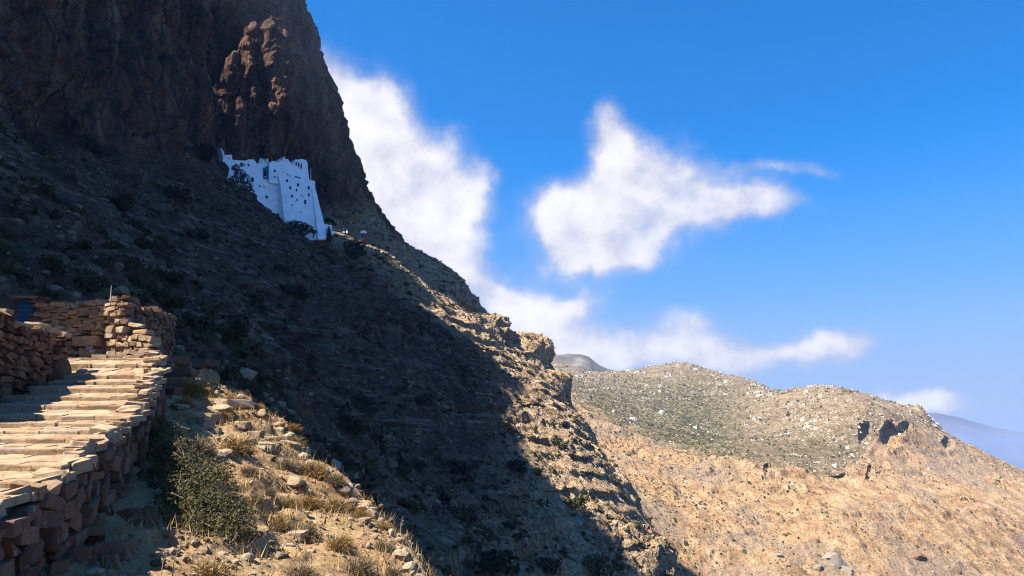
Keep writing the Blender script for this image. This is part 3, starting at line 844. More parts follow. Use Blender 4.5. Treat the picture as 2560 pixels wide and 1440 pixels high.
def stone_wall(parent, p0, p1, inside, zlo, zhi, meshes, hrow=(0.09, 0.2), wst=(0.16, 0.5), depth=0.3, seed=1, name='stone', skip=None, poke=0.035, roll=0.06, special=None):
    """Lay rubble courses on the vertical face from p0 to p1 (plan points); inside(s, z) trims the outline."""
    r = random.Random(seed)
    a, b = Vector((p0[0], p0[1], 0)), Vector((p1[0], p1[1], 0))
    L_ = (b - a).length; e = (b - a) / L_
    n = Vector((e.y, -e.x, 0))                     # outwards: to the right of the running direction
    rot0 = Matrix((e, -n, Vector((0, 0, 1)))).transposed()
    z = zlo; count = 0
    while z < zhi:
        h = r.uniform(*hrow); s = -r.uniform(0, 0.2)
        while s < L_:
            w = r.uniform(*wst) * (1.25 if h < 0.12 else 0.9)
            hh = h * r.uniform(0.85, 1.2)
            zz = z + h / 2 + r.uniform(-0.025, 0.025) + 0.03 * math.sin(s * 2.1 + seed)
            sm = s + w / 2
            if inside(sm, zz) and not (skip and skip(sm, zz, w, hh)):
                rot = rot0.to_quaternion() @ Matrix.Rotation(r.gauss(0, roll), 3, 'Y').to_quaternion() @ Matrix.Rotation(r.gauss(0, 0.05), 3, 'Z').to_quaternion()
                c = a + e * sm + n * (r.uniform(-poke, poke) - depth / 2); c.z = zz
                put(name, r.choice(meshes), c, rot, (w * 0.99, depth * r.uniform(0.85, 1.15), hh * 1.0), parent)
                count += 1
            s += w
        z += h
    return count

def prism(name, pts, n, depth, mat, parent=None):
    """Solid with the front outline pts, pushed back by depth against the direction n."""
    k = len(pts); n = Vector(n)
    vs = [Vector(p) for p in pts] + [Vector(p) - n * depth for p in pts]
    fs = [list(range(k)), list(range(2 * k - 1, k - 1, -1))] + [[i, i + k, (i + 1) % k + k, (i + 1) % k] for i in range(k)]
    me = mesh_from(name, [v[:] for v in vs], fs, mat)
    bm = bmesh.new(); bm.from_mesh(me); bmesh.ops.recalc_face_normals(bm, faces=bm.faces); bm.to_mesh(me); bm.free()
    return add_obj(name, me, parent)

STONES = 0
# --- rubble wall on the uphill side of the path
w1 = tag(empty('rubble_wall'), 'red brown dry stone wall in shade along the uphill side of the steps', 'wall')
p0, p1 = (-8.65, 6.0), (-9.85, 17.7)
L1 = math.dist(p0, p1)
def top1(s):
    y = p0[1] + (p1[1] - p0[1]) * s / L1
    return 2.6 + 0.05 * math.sin(s * 3) + 0.04 * math.sin(s * 7.7)
def base1(s):
    y = p0[1] + (p1[1] - p0[1]) * s / L1
    return path_z(y) - 0.15
core = [(p0[0], p0[1], -1.3), (p1[0], p1[1], 1.3), (p1[0], p1[1], 2.52), (p0[0], p0[1], 2.54)]
dn = Vector((p1[1] - p0[1], -(p1[0] - p0[0]), 0)).normalized()
prism('core', [Vector(c) - dn * 0.2 for c in core], dn, 0.35, M_MORTAR, w1)
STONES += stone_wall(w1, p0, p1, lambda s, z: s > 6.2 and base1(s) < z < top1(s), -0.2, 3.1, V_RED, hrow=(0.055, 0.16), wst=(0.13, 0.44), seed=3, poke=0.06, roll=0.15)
rr = random.Random(5)
s = 6.4
while s < L1:                                         # capping stones, in the lighter stone colour because they catch the sun
    y = p0[1] + (p1[1] - p0[1]) * s / L1; x = p0[0] + (p1[0] - p0[0]) * s / L1
    put('cap_stone', rr.choice(V_STONE), (x - 0.12 + rr.uniform(-.08, .08), y, top1(s) + 0.05 + rr.uniform(-0.02, 0.06)), Matrix.Rotation(rr.uniform(1.2, 1.9), 3, 'Z').to_quaternion() @ Matrix.Rotation(rr.gauss(0, .14), 3, 'X').to_quaternion(),
        (rr.uniform(0.25, 0.5), rr.uniform(0.25, 0.42), rr.uniform(0.06, 0.15)), w1)
    s += rr.uniform(0.2, 0.42)
me = boulder_mesh('upright_slab', 77, 3, 0.1, 1.0); me.materials.append(M_SHADE_STONE)
put('upright_slab', me, P(152, 930, 17.35), Matrix.Rotation(0.35, 3, 'Z').to_quaternion() @ Matrix.Rotation(-0.1, 3, 'Y').to_quaternion(), (0.42, 0.3, 0.62), w1)
me = boulder_mesh('foot_stone', 78, 3, 0.15, 0.8); me.materials.append(M_SHADE_STONE)
put('foot_stone', me, P(5, 1012, 14.7), Matrix.Rotation(0.6, 3, 'Z').to_quaternion(), (0.3, 0.35, 0.3), w1)

# --- ruined house: the wall that faces the camera and the one that runs back from its corner
w2 = tag(empty('ruined_house_wall'), 'ruined stone house wall lit along its broken stepped edge above the stairs', 'wall')
YW = 20.2
def wall_y(x): return YW - 0.33 * (x + 10.2)
def onw(u, v, y=None):
    if y is not None: p = P(u, v, y); return (p[0], p[2])
    d_ = ray(u, v); t_ = (YW - 0.33 * 10.2) / (1 + 0.33 * d_[0]); return (d_[0] * t_, d_[2] * t_)
poly = [onw(*a) for a in ((86, 757), (110, 756), (180, 754), (262, 749), (272, 745), (311, 746), (313, 802), (336, 812), (350, 818), (354, 832), (372, 838), (379, 850), (386, 866), (391, 885), (391, 945), (86, 945))]
def in_poly(x, z, poly=poly):
    c = False; j = len(poly) - 1
    for i in range(len(poly)):
        (x1, z1), (x2, z2) = poly[i], poly[j]
        if (z1 > z) != (z2 > z) and x < (x2 - x1) * (z - z1) / (z2 - z1) + x1: c = not c
        j = i
    return c
prism('core', [(x, wall_y(x) + 0.2, z - 0.03) for x, z in poly], (0, -1, 0), 0.3, M_MORTAR, w2)
x0 = onw(84, 800)[0]; x1 = onw(395, 900)[0]
big = [(onw(182, 858), 0.80, 0.26), (onw(228, 880), 0.66, 0.27), (onw(278, 824), 0.26, 0.20), (onw(304, 824), 0.24, 0.18), (onw(276, 838), 0.27, 0.14), (onw(382, 884), 0.22, 0.17), (onw(362, 878), 0.30, 0.17), (onw(384, 900), 0.2, 0.16)]
big[0] = (onw(216, 852), 0.80, 0.28)
cw = 1 / math.sqrt(1 + .33 ** 2)
def skipb(s, z, w, h):
    x = x0 + s * cw
    return any(abs(x - c[0]) < (w + bw) * 0.46 and abs(z - c[1]) < (h + bh) * 0.46 for c, bw, bh in big)
cw = 1 / math.sqrt(1 + .33 ** 2)
STONES += stone_wall(w2, (x0, wall_y(x0)), (x1, wall_y(x1)), lambda s, z: in_poly(x0 + s * cw, z), 2.0, 4.3, V_STONE, hrow=(0.05, 0.14), wst=(0.11, 0.38), seed=9, skip=skipb, roll=0.07, poke=0.05)
for k, (c, bw, bh) in enumerate(big):
    o = put('stone', V_STONE[k % 14], (c[0], wall_y(c[0]) + 0.12, c[1]), Matrix.Rotation(-math.atan(.33), 3, 'Z').to_quaternion() @ Matrix.Rotation(0.02 * (-1) ** k, 3, 'Y').to_quaternion(), (bw, 0.32, bh), w2)
    if k == 0: o['label'] = 'long broad lintel-like slab in the house wall'
    if k == 1: o['label'] = 'flat stone with white painted letters'
# white scrawl on the flat stone
m = Mat('white_scrawl'); m.color((0.42, 0.40, 0.38)); M_SCRAWL = m.m
def writing(name, text, loc, size, rot, mat, parent, ext=0.003):
    cu = bpy.data.curves.new(name, 'FONT'); cu.body = text; cu.size = size; cu.extrude = ext; cu.align_x = 'CENTER'; cu.align_y = 'CENTER'
    tmp = bpy.data.objects.new(name + '_tmp', cu); COL.objects.link(tmp)
    dg = bpy.context.evaluated_depsgraph_get(); dg.update()
    me = bpy.data.meshes.new_from_object(tmp.evaluated_get(dg)); bpy.data.objects.remove(tmp)
    me.materials.clear(); me.materials.append(mat)
    o = add_obj(name, me, parent); o.location = loc; o.rotation_euler = rot
    return o
xw = onw(226, 871); p = (xw[0], wall_y(xw[0]) - 0.075, xw[1]); writing('lettering', 'TAM', p, 0.115, (math.radians(90), 0, -math.atan(.33)), M_SCRAWL, w2)
xw = onw(233, 879); p = (xw[0], wall_y(xw[0]) - 0.075, xw[1]); writing('lettering', '1005', p, 0.10, (math.radians(90), 0, -math.atan(.33)), M_SCRAWL, w2)

# the low rubble bench at the foot of that wall
w3 = tag(empty('rubble_bench'), 'low sunlit bench of loose rubble at the foot of the ruined wall', 'wall')
pb = [onw(*a, 19.35) for a in ((232, 896), (262, 882), (352, 880), (356, 925), (200, 925))]
prism('core', [(x, 19.55, z - 0.04) for x, z in pb], (0, -1, 0), 0.55, M_MORTAR, w3)
xb0 = pb[-1][0]
STONES += stone_wall(w3, (xb0, 19.35), (pb[2][0], 19.35), lambda s, z: in_poly(xb0 + s, z, pb), 2.15, 2.8, V_STONE, hrow=(0.08, 0.16), wst=(0.12, 0.32), seed=21, poke=0.06, roll=0.2)

# the side wall running back from the corner, in shade
w4 = tag(empty('side_wall'), 'shaded side wall of the ruined house running back from its corner', 'wall')
pa, pc = (onw(313, 800)[0] + 0.02, wall_y(onw(313, 800)[0]) + 0.25), (P(441, 800, 24.6)[0], 24.6)
Ls = math.dist(pa, pc); es = Vector((pc[0] - pa[0], pc[1] - pa[1], 0)) / Ls; nsd = Vector((es.y, -es.x, 0))
tops = lambda s: np.interp(s, [0, 1.6, 2.2, 4.5], [4.12, 4.05, 4.2, 4.4])
prism('core', [(pa[0] - nsd.x * .2, pa[1] - nsd.y * .2, 2.2), (pc[0] - nsd.x * .2, pc[1] - nsd.y * .2, 2.8), (pc[0] - nsd.x * .2, pc[1] - nsd.y * .2, 4.36), (pa[0] - nsd.x * .2, pa[1] - nsd.y * .2, 4.05)], nsd, 0.3, M_MORTAR, w4)
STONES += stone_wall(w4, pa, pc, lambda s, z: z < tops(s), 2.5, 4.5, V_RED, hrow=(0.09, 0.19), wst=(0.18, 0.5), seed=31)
# a thin stake on the corner
m = Mat('weathered_wood'); m.color(m.ramp(m.noise(20, 4, 0.6, sc=(1, 1, 0.1)), [(0.3, (0.20, 0.15, 0.10)), (0.7, (0.36, 0.29, 0.21))])); M_WOOD = m.m
def tube_pts(bm, pts, radii, sides=6):
    rings = []
    for i, p in enumerate(pts):
        p = Vector(p)
        d = (Vector(pts[min(i + 1, len(pts) - 1)]) - Vector(pts[max(i - 1, 0)])).normalized()
        a = d.orthogonal().normalized(); b = d.cross(a)
        rings.append([bm.verts.new(p + (a * math.cos(2 * math.pi * k / sides) + b * math.sin(2 * math.pi * k / sides)) * radii[i]) for k in range(sides)])
    for i in range(len(rings) - 1):
        for k in range(sides):
            bm.faces.new((rings[i][k], rings[i][(k + 1) % sides], rings[i + 1][(k + 1) % sides], rings[i + 1][k]))
    bm.faces.new(rings[0][::-1]); bm.faces.new(rings[-1])
bm = bmesh.new()
a, b = Vector(P(275, 765, YW - 0.12)), Vector(P(279, 714, YW - 0.1))
tube_pts(bm, [a, a.lerp(b, .35) + Vector((.006, 0, 0)), a.lerp(b, .7) - Vector((.004, 0, 0)), b], [0.017, 0.016, 0.014, 0.010])
me = bpy.data.meshes.new('wooden_stake'); bm.to_mesh(me); bm.free(); me.materials.append(M_WOOD)
tag(add_obj('wooden_stake', me), 'thin bare stick standing upright on the corner of the ruined wall', 'stake')

# an added wall stub, out of view, put there to shade the wall's left half
gb = tag(empty('added_wall_stub'), 'added unseen wall stub that shades the left of the ruined wall', 'wall')
prism('core', [(-16.5, 18.95, 2.0), (-13.75, 18.95, 2.0), (-13.75, 18.95, 8.6), (-15.2, 18.95, 9.4), (-16.5, 18.95, 8.4)], (0, -1, 0), 1.3, M_MORTAR, gb)
STONES += stone_wall(gb, (-15.6, 18.9), (-13.75, 18.9), lambda s, z: z < 8.5, 2.2, 8.6, V_STONE, hrow=(0.18, 0.34), wst=(0.3, 0.7), seed=51, depth=0.2)
# --- stone hut with a blue door behind
hut = tag(empty('stone_hut'), 'small stone hut with a faded blue door behind the ruined wall', 'hut')
YH = 27.0
hx = lambda u: P(u, 765, YH)[0]
hz = lambda v: P(60, v, YH)[2]
hx0, hx1 = hx(-60), hx(132)
prism('core', [(hx0, YH + .2, 3.2), (hx(36), YH + .2, 3.2), (hx(36), YH + .2, hz(742)), (hx0, YH + .2, hz(742))], (0, -1, 0), 2.6, M_MORTAR, hut)
prism('core', [(hx(82), YH + .2, 3.2), (hx1, YH + .2, 3.2), (hx1, YH + .2, hz(752)), (hx(82), YH + .2, hz(744))], (0, -1, 0), 2.6, M_MORTAR, hut)
dx0, dx1, dz1 = hx(39), hx(79), hz(748)
STONES += stone_wall(hut, (hx0 + 1.2, YH), (hx1, YH), lambda s, z: z < hz(744) and not (dx0 - .03 < hx0 + 1.2 + s < dx1 + .03), 3.6, 5.6, V_RED, hrow=(0.1, 0.2), wst=(0.2, 0.5), seed=41, depth=0.34)
put('lintel', V_STONE[3], ((hx(34) + hx(92)) / 2, YH + 0.08, hz(745) + 0.02), Matrix.Rotation(0.02, 3, 'Y').to_quaternion(), (hx(92) - hx(34), 0.4, 0.10), hut)
m = Mat('blue_paint', 0.7); m.color(m.ramp(m.noise(8, 5, 0.6, sc=(1, 1, 0.2)), [(0.3, (0.008, 0.060, 0.12)), (0.7, (0.012, 0.10, 0.19))])); M_BLUE = m.m
dr = empty('door', ((dx0 + dx1) / 2, YH + 0.12, dz1 - 1.0), parent=hut)
dw = dx1 - dx0
for k in range(4):
    bm = bmesh.new(); bmesh.ops.create_cube(bm, size=1.0); bmesh.ops.bevel(bm, geom=list(bm.edges), offset=0.04, segments=1)
    me = bpy.data.meshes.new('plank'); bm.to_mesh(me); bm.free(); me.materials.append(M_BLUE)
    o = add_obj('plank', me, dr); o.scale = (dw / 4 - 0.006, 0.04, 1.95); o.location = (-dw / 2 + dw / 4 * (k + .5), 0, 0.02)
for zz in (0.78, -0.2):
    bm = bmesh.new(); bmesh.ops.create_cube(bm, size=1.0)
    me = bpy.data.meshes.new('rail'); bm.to_mesh(me); bm.free(); me.materials.append(M_BLUE)
    o = add_obj('rail', me, dr); o.scale = (dw, 0.03, 0.09); o.location = (0, -0.036, zz)

# --- the stairs: kerb stones at each riser and paving behind
stairs = tag(empty('stone_steps'), 'broad worn stone steps of pale slabs climbing beside the rubble wall', 'stairs')
rs = random.Random(77)
def clip_cell(poly, px, py, nx, ny_):
    """Keep the side of poly on which (p - (px,py)).(nx,ny) <= 0."""
    out = []
    for i in range(len(poly)):
        a_, b_ = poly[i - 1], poly[i]
        da_ = (a_[0] - px) * nx + (a_[1] - py) * ny_; db_ = (b_[0] - px) * nx + (b_[1] - py) * ny_
        if (da_ <= 0) != (db_ <= 0):
            t_ = da_ / (da_ - db_); out.append((a_[0] + (b_[0] - a_[0]) * t_, a_[1] + (b_[1] - a_[1]) * t_))
        if db_ <= 0: out.append(b_)
    return out
def slab(name, poly, zf, thick, parent, r):
    """Irregular flat stone: outline poly in plan, rounded shoulders, top surface zf(x, y)."""
    cx = sum(p[0] for p in poly) / len(poly); cy = sum(p[1] for p in poly) / len(poly); n = len(poly)
    dz = r.uniform(-0.008, 0.006); tx, ty = r.gauss(0, .012), r.gauss(0, .012)
    def ring(k, dzz): return [((p[0] - cx) * k, (p[1] - cy) * k, zf(cx + (p[0] - cx) * k, cy + (p[1] - cy) * k) + dz + dzz + tx * (p[0] - cx) + ty * (p[1] - cy) - zf(cx, cy)) for p in poly]
    v = ring(0.985, -thick) + ring(0.99, -0.014) + ring(0.945, r.uniform(-.002, .004))
    f = [list(range(2 * n, 3 * n))]
    for lv in (0, 1):
        for i in range(n): f.append((lv * n + i, lv * n + (i + 1) % n, (lv + 1) * n + (i + 1) % n, (lv + 1) * n + i))
    me = mesh_from(name, v, f, M_PAVE)
    o = add_obj(name, me, parent); o.location = (cx, cy, zf(cx, cy)); return o
y = 6.6; NST = 0
while y < 19.2:
    dy = rs.uniform(0.68, 0.9)
    if y > 17.4: dy = 0.55
    xr, xl = path_r(y) - 0.06, max(path_l(y) + 0.05, -0.76 * y)
    z = path_z(y); zn = path_z(y + dy)
    rise = min(0.085, (zn - z) * 0.42); sl = (zn - z - rise) / dy
    skew = rs.uniform(-0.05, 0.05)
    zf = lambda px, py: z + rise + (py - y - skew * (px - xr)) * sl
    # cells: one row of nosing stones, two or three loose rows of irregular paving
    pts = []; x = xr
    while x > xl - 0.3:
        w = rs.uniform(0.3, 0.75); pts.append((x - w / 2, y + 0.10 + rs.uniform(-.02, .02), True)); x -= w
    for row in (0.36, 0.60):
        if row > dy - 0.1: continue
        x = xr
        while x > xl - 0.3:
            w = rs.uniform(0.2, 0.5); pts.append((x - w / 2, y + row + rs.uniform(-.07, .07), False)); x -= w
    for (px, py, nose) in pts:
        if px < xl: continue
        yw = lambda q: skew * (q - xr)
        poly = [(px - .6, y - .01), (px + .6, y - .01), (px + .6, y + dy + .03), (px - .6, y + dy + .03)]
        for (qx, qy, _) in pts:
            if (qx, qy) != (px, py) and abs(qx - px) < 1.3:
                poly = clip_cell(poly, (px + qx) / 2, (py + qy) / 2, qx - px, qy - py)
                if len(poly) < 3: break
        if len(poly) < 3: continue
        poly = clip_cell(poly, xr + rs.uniform(-.05, .03), 0, 1, 0)
        if len(poly) < 3: continue
        poly = [(a_ + rs.uniform(-.008, .008), b_ + skew * (a_ - xr) + (rs.uniform(-.07, .04) if b_ < y + .01 else 0)) for a_, b_ in poly]
        slab('nosing_stone' if nose else 'paving_stone', poly, zf, 0.22 if nose else 0.09, stairs, rs); NST += 1
    y += dy

# --- the retaining wall under the outer edge of the stairs, with its overhanging coping
rw = tag(empty('retaining_wall'), 'rough retaining wall in shade under the outer edge of the steps', 'wall')
rq = random.Random(13)
ys = np.arange(6.6, 19.8, 0.2)
bm = bmesh.new(); vv = []
for yy in ys:
    x = path_r(yy) - 0.12; zt = path_z(yy) - 0.08; zb = float(near_z(x + 0.4, yy)) - 0.5
    vv.append((bm.verts.new((x, yy, zb)), bm.verts.new((x, yy, zt)), bm.verts.new((x - 0.35, yy, zt))))
for i in range(len(vv) - 1):
    bm.faces.new((vv[i][0], vv[i + 1][0], vv[i + 1][1], vv[i][1])); bm.faces.new((vv[i][1], vv[i + 1][1], vv[i + 1][2], vv[i][2]))
me = bpy.data.meshes.new('core'); bm.to_mesh(me); bm.free(); me.materials.append(M_MORTAR); add_obj('core', me, rw)
NW = 0
lay_z = 0.06
while lay_z < 2.3:                                     # courses that follow the fall of the steps
    h = rq.uniform(0.12, 0.26); y = 7.2 + rq.uniform(0, .2)
    while y < 19.6:
        w = rq.uniform(0.16, 0.5) * (1.2 if y < 10.5 else 1.0)
        x = path_r(y); ang = math.atan2(path_r(y + .3) - path_r(y - .3), 0.6)
        z = path_z(y) - lay_z - h / 2 + rq.uniform(-.03, .03)
        if z > max(float(near_z(x + 0.3, y)) - 0.12, -0.17 * y - 0.35):
            rot = Matrix.Rotation(math.pi / 2 - ang, 3, 'Z').to_quaternion() @ Matrix.Rotation(-0.1 + rq.gauss(0, 0.22), 3, 'Y').to_quaternion() @ Matrix.Rotation(rq.gauss(0, 0.12), 3, 'Z').to_quaternion()
            put('stone', rq.choice(V_RED), (x - 0.08 + lay_z * 0.06 + rq.uniform(-0.06, 0.05), y + w / 2, z), rot, (w * 1.05, 0.3, h * rq.uniform(.85, 1.2)), rw); NW += 1
        y += w
    lay_z += h
y = 7.4
while y < 19.4:
    w = rq.uniform(0.16, 0.42)
    for lay in range(1 if y < 11.5 else (2 if y < 15 else 3)):
        t = rq.uniform(0.05, 0.10) if y > 12 else rq.uniform(0.1, 0.2)
        put('coping_slab', rq.choice(V_COPE), (path_r(y) - 0.10 + rq.uniform(-0.10, 0.10), y + rq.uniform(-.08, .08), path_z(y) + 0.02 + lay * 0.07 - t * .3 + rq.uniform(-.02, .02)),
            Matrix.Rotation(rq.gauss(0, 0.35), 3, 'Z').to_quaternion() @ Matrix.Rotation(0.12 + rq.gauss(0, .08), 3, 'X').to_quaternion() @ Matrix.Rotation(rq.gauss(0.0, .08), 3, 'Y').to_quaternion(),
            (rq.uniform(0.18, 0.38), w * 1.05, t * 1.15), rw); NW += 1
    y += w * 0.85
print('stones', STONES, NST, NW, round(time.time() - T0, 1))

# ------------------------------------------------------------------ the white monastery under the cliff
m = Mat('whitewash', 0.9)
wc = m.ramp(m.noise(0.35, 6, 0.65), [(0.3, (0.72, 0.73, 0.74)), (0.55, (0.86, 0.87, 0.88)), (0.8, (0.90, 0.90, 0.90))])
wc = m.mix(m.rng(m.noise(0.7, 5, 0.6, sc=(1, 1, 0.16), loc=(1, 1, 1)), 0.56, 0.72, 0, 0.45), wc, (0.60, 0.58, 0.55))
m.color(wc)
m.bump(m.noise(0.9, 6, 0.65), 0.5, 0.25)
M_WHITE = m.m
m = Mat('opening_shade', 0.6); m.color((0.018, 0.020, 0.026)); M_DARK = m.m  # dark panels stand in for the shade inside windows and arches
m = Mat('dark_bluish_panel', 0.7); m.color((0.05, 0.13, 0.22)); M_BLUISH = m.m  # darker bluish colour painted for the shaded recess; also on the ledge bands

EX = Vector((0.707, 0.707, 0)); EN = Vector((0.707, -0.707, 0))       # along the front, and out of it
ORG = Vector(P(800, 585, 300))
def on_front(u, v, off=0.0):
    """Where the ray through a pixel meets the plane of the front moved out by off; returns (along, up)."""
    d = Vector(ray(u, v)); o = ORG + EN * off
    t = o.dot(EN) / d.dot(EN)
    p = d * t
    return (p - o).dot(EX), p.z
def wp(s, z, off): q = ORG + EN * off + EX * s; return Vector((q.x, q.y, z))
def sz(pts, off): return [on_front(u, v, off) for u, v in pts]
def zoomed(pts): return [(520 + x / 4.8, 340 + y / 4.8) for x, y in pts]

mon = tag(empty('monastery', tuple(ORG)), 'tall whitewashed monastery with small dark windows clinging to the foot of the cliff', 'monastery')
def block(name, pts, off, depth, batter=0.0, mat=M_WHITE, round_=0.35):
    """A wing of the building: the outline seen from the front, given thickness; batter leans the foot outwards."""
    sp = sz(pts, off); k = len(sp); zt = max(z for _, z in sp); zb = min(z for _, z in sp)
    fr = [wp(s, z, off + batter * (zt - z) / max(zt - zb, .1)) for s, z in sp]
    bk = [wp(s, z, off - depth) for s, z in sp]
    bm = bmesh.new()
    a = [bm.verts.new(p - ORG) for p in fr]; b = [bm.verts.new(p - ORG) for p in bk]
    f = [bm.faces.new(a), bm.faces.new(b[::-1])]
    for i in range(k): f.append(bm.faces.new((a[i], b[i], b[(i + 1) % k], a[(i + 1) % k])))
    bmesh.ops.recalc_face_normals(bm, faces=bm.faces)
    bmesh.ops.triangulate(bm, faces=[x for x in bm.faces if len(x.verts) > 4])
    me = bpy.data.meshes.new(name); bm.to_mesh(me); bm.free(); me.materials.append(mat)
    o = add_obj(name, me, mon); o['off'] = off; o['batter'] = batter; o['zt'] = zt; o['zb'] = zb
    return o
Zm = zoomed
wing = block('west_wing', Zm([(175, 345), (180, 250), (205, 228), (285, 224), (292, 285), (380, 292), (465, 296), (480, 280), (545, 280), (572, 305), (580, 330), (610, 330), (618, 308), (660, 312), (735, 318), (740, 345), (850, 350), (850, 480), (870, 500), (900, 1200), (175, 1200)]), 0.0, 6.0)
upper = block('upper_storey', Zm([(733, 345), (735, 322), (780, 305), (830, 318), (880, 300), (900, 280), (910, 245), (918, 246), (925, 272), (960, 280), (985, 310), (1000, 335), (1040, 345), (1045, 480), (1105, 492), (1210, 515), (1285, 545), (1285, 640), (735, 560)]), 1.1, 6.5)
tower = block('main_tower', Zm([(838, 480), (900, 472), (1045, 484), (1110, 498), (1210, 516), (1280, 545), (1284, 660), (1305, 800), (1335, 960), (1345, 1260), (895, 1260), (885, 1000), (875, 800), (862, 600)]), 1.6, 6.5, batter=2.6)
butt = block('corner_buttress', Zm([(1244, 640), (1285, 622), (1300, 690), (1320, 830), (1345, 970), (1358, 1060), (1362, 1260), (1270, 1260), (1262, 900)]), 2.2, 4.0, batter=3.2)
bel = block('belfry', Zm([(1030, 330), (1035, 292), (1060, 280), (1090, 284), (1110, 276), (1150, 280), (1178, 292), (1194, 318), (1200, 400), (1214, 520), (1030, 490)]), 0.2, 2.4)
gate = block('gate_house', Zm([(1352, 1055), (1385, 1044), (1405, 1056), (1440, 1064), (1485, 1068), (1488, 1130), (1530, 1160), (1480, 1200), (1380, 1240), (1300, 1240), (1340, 1120)]), 3.6, 5.0)
spur_w = block('cliff_stair', Zm([(150, 135), (162, 150), (185, 180), (198, 215), (200, 240), (178, 240), (165, 190)]), -1.0, 3.0)
# small parapets, chimneys and cupolas along the roof line
for (x, y0, w, h) in ((640, 262, 18, 60), (672, 272, 16, 45), (715, 270, 20, 55), (780, 296, 40, 30), (862, 285, 18, 45), (1050, 280, 16, 30)):
    block('parapet', Zm([(x - w / 2, y0 + h), (x - w / 2 + 2, y0 + 8), (x - 2, y0), (x + w / 2 - 3, y0 + 6), (x + w / 2, y0 + h)]), 0.6, 1.6)
# a dark bluish slab in place of the shaded recess in the front
bal = block('balcony_shade', Zm([(664, 385), (732, 346), (733, 520), (664, 512)]), 0.35, 0.9, mat=M_BLUISH)

def window(px, py, w, h, host, mat=M_DARK, name='window'):
    u, v = 520 + px / 4.8, 340 + py / 4.8
    off = host['off']
    s, z = on_front(u, v, off)
    if host['batter']:
        for _ in range(3):
            o2 = off + host['batter'] * (host['zt'] - z) / (host['zt'] - host['zb'])
            s, z = on_front(u, v, o2)
        off = o2
    mpp = 300.0 / F_PX / 4.8                      # metres per zoomed pixel there
    W, H = w * mpp * 1.3, h * mpp * 1.02
    fr = bmesh.new(); bmesh.ops.create_cube(fr, size=1.0)
    me = bpy.data.meshes.new('reveal'); fr.to_mesh(me); fr.free(); me.materials.append(M_WHITE)
    o = add_obj(name, me, mon)
    c = wp(s, z, off) - ORG
    o.matrix_basis = Matrix.LocRotScale(c + Vector((0, 0, -H / 2 - 0.05)), Matrix((EX, -EN, Vector((0, 0, 1)))).transposed().to_quaternion(), Vector((W + 0.25, 0.30, 0.12)))
    pb = bmesh.new(); bmesh.ops.create_cube(pb, size=1.0)
    me = bpy.data.meshes.new('pane'); pb.to_mesh(me); pb.free(); me.materials.append(mat)
    p = add_obj('pane', me, mon)
    p.matrix_basis = Matrix.LocRotScale(c, Matrix((EX, -EN, Vector((0, 0, 1)))).transposed().to_quaternion(), Vector((W, 0.16, H)))
    p.parent = o; p.matrix_basis = o.matrix_basis.inverted() @ p.matrix_basis
    return o
for a in ((485, 350, 20, 24), (405, 345, 16, 24), (530, 525, 30, 52), (620, 603, 15, 19), (672, 612, 13, 16), (704, 733, 22, 34), (773, 543, 9, 22), (742, 797, 8, 8), (785, 880, 8, 10), (250, 270, 20, 9)):
    window(*a, wing)
for a in ((800, 420, 18, 34), (798, 492, 13, 20), (957, 461, 13, 17)): window(*a, upper)
for a in ((948, 537, 22, 34), (987, 622, 20, 36), (1080, 588, 20, 42), (1062, 652, 11, 36), (1208, 624, 22, 40), (1208, 708, 17, 38), (1007, 723, 18, 36), (1070, 768, 13, 26), (1166, 793, 20, 58), (1010, 830, 15, 20), (1112, 917, 11, 15), (1168, 850, 7, 7)):
    window(*a, tower)
window(1076, 496, 62, 18, tower, M_BLUISH, 'ledge'); window(1130, 718, 38, 10, tower, M_BLUISH, 'ledge')
window(685, 450, 22, 70, bal)
for a in ((1058, 336, 13, 50), (1087, 346, 13, 56), (1117, 362, 14, 68)): window(*a, bel, name='arch')
# flagpole on the terrace
bm = bmesh.new()
s_, z_ = on_front(777, 447, 2.5); a = wp(s_, z_, 2.5); s_, z_ = on_front(777, 421, 2.5); b = wp(s_, z_, 2.5)
tube_pts(bm, [a, b], [0.14, 0.1])
me = bpy.data.meshes.new('flagpole'); bm.to_mesh(me); bm.free(); me.materials.append(M_WHITE)
tag(add_obj('flagpole', me), 'slender pale pole standing on the right terrace of the monastery', 'pole')

# the terrace the monastery stands on, with small white posts and a wall beside the path
def white_bit(name, pts, y, depth, label, cat):
    o = prism(name, [P(u, v, y) for u, v in pts], (0, -1, 0), depth, M_WHITE)
    return tag(o, label, cat)
white_bit('white_post', [(865, 582), (866, 577), (867, 575.5), (868.5, 577), (869, 582)], 312, 0.8, 'little white pointed pillar at the start of the sunlit ridge path', 'pillar')
white_bit('white_stone_block', [(856.5, 581), (857, 578.8), (861, 578.8), (861.5, 581)], 311, 0.8, 'small bright white block left of the pointed pillar on the terrace', 'block')
white_bit('low_white_wall', [(901, 582), (902, 577), (906, 575.5), (914, 576.5), (917, 582)], 322, 1.0, 'low pale wall on the shaded ridge right of the monastery', 'wall')

# ------------------------------------------------------------------ trees beside it
m = Mat('dark_leaves', 0.8); m.color(m.ramp(m.rand(), [(0, (0.018, 0.030, 0.014)), (1, (0.034, 0.046, 0.020))])); M_LEAF_DARK = m.m
m = Mat('bark'); m.color(m.ramp(m.noise(6, 4, 0.6), [(0.3, (0.05, 0.035, 0.025)), (0.7, (0.12, 0.09, 0.065))])); M_BARK = m.m

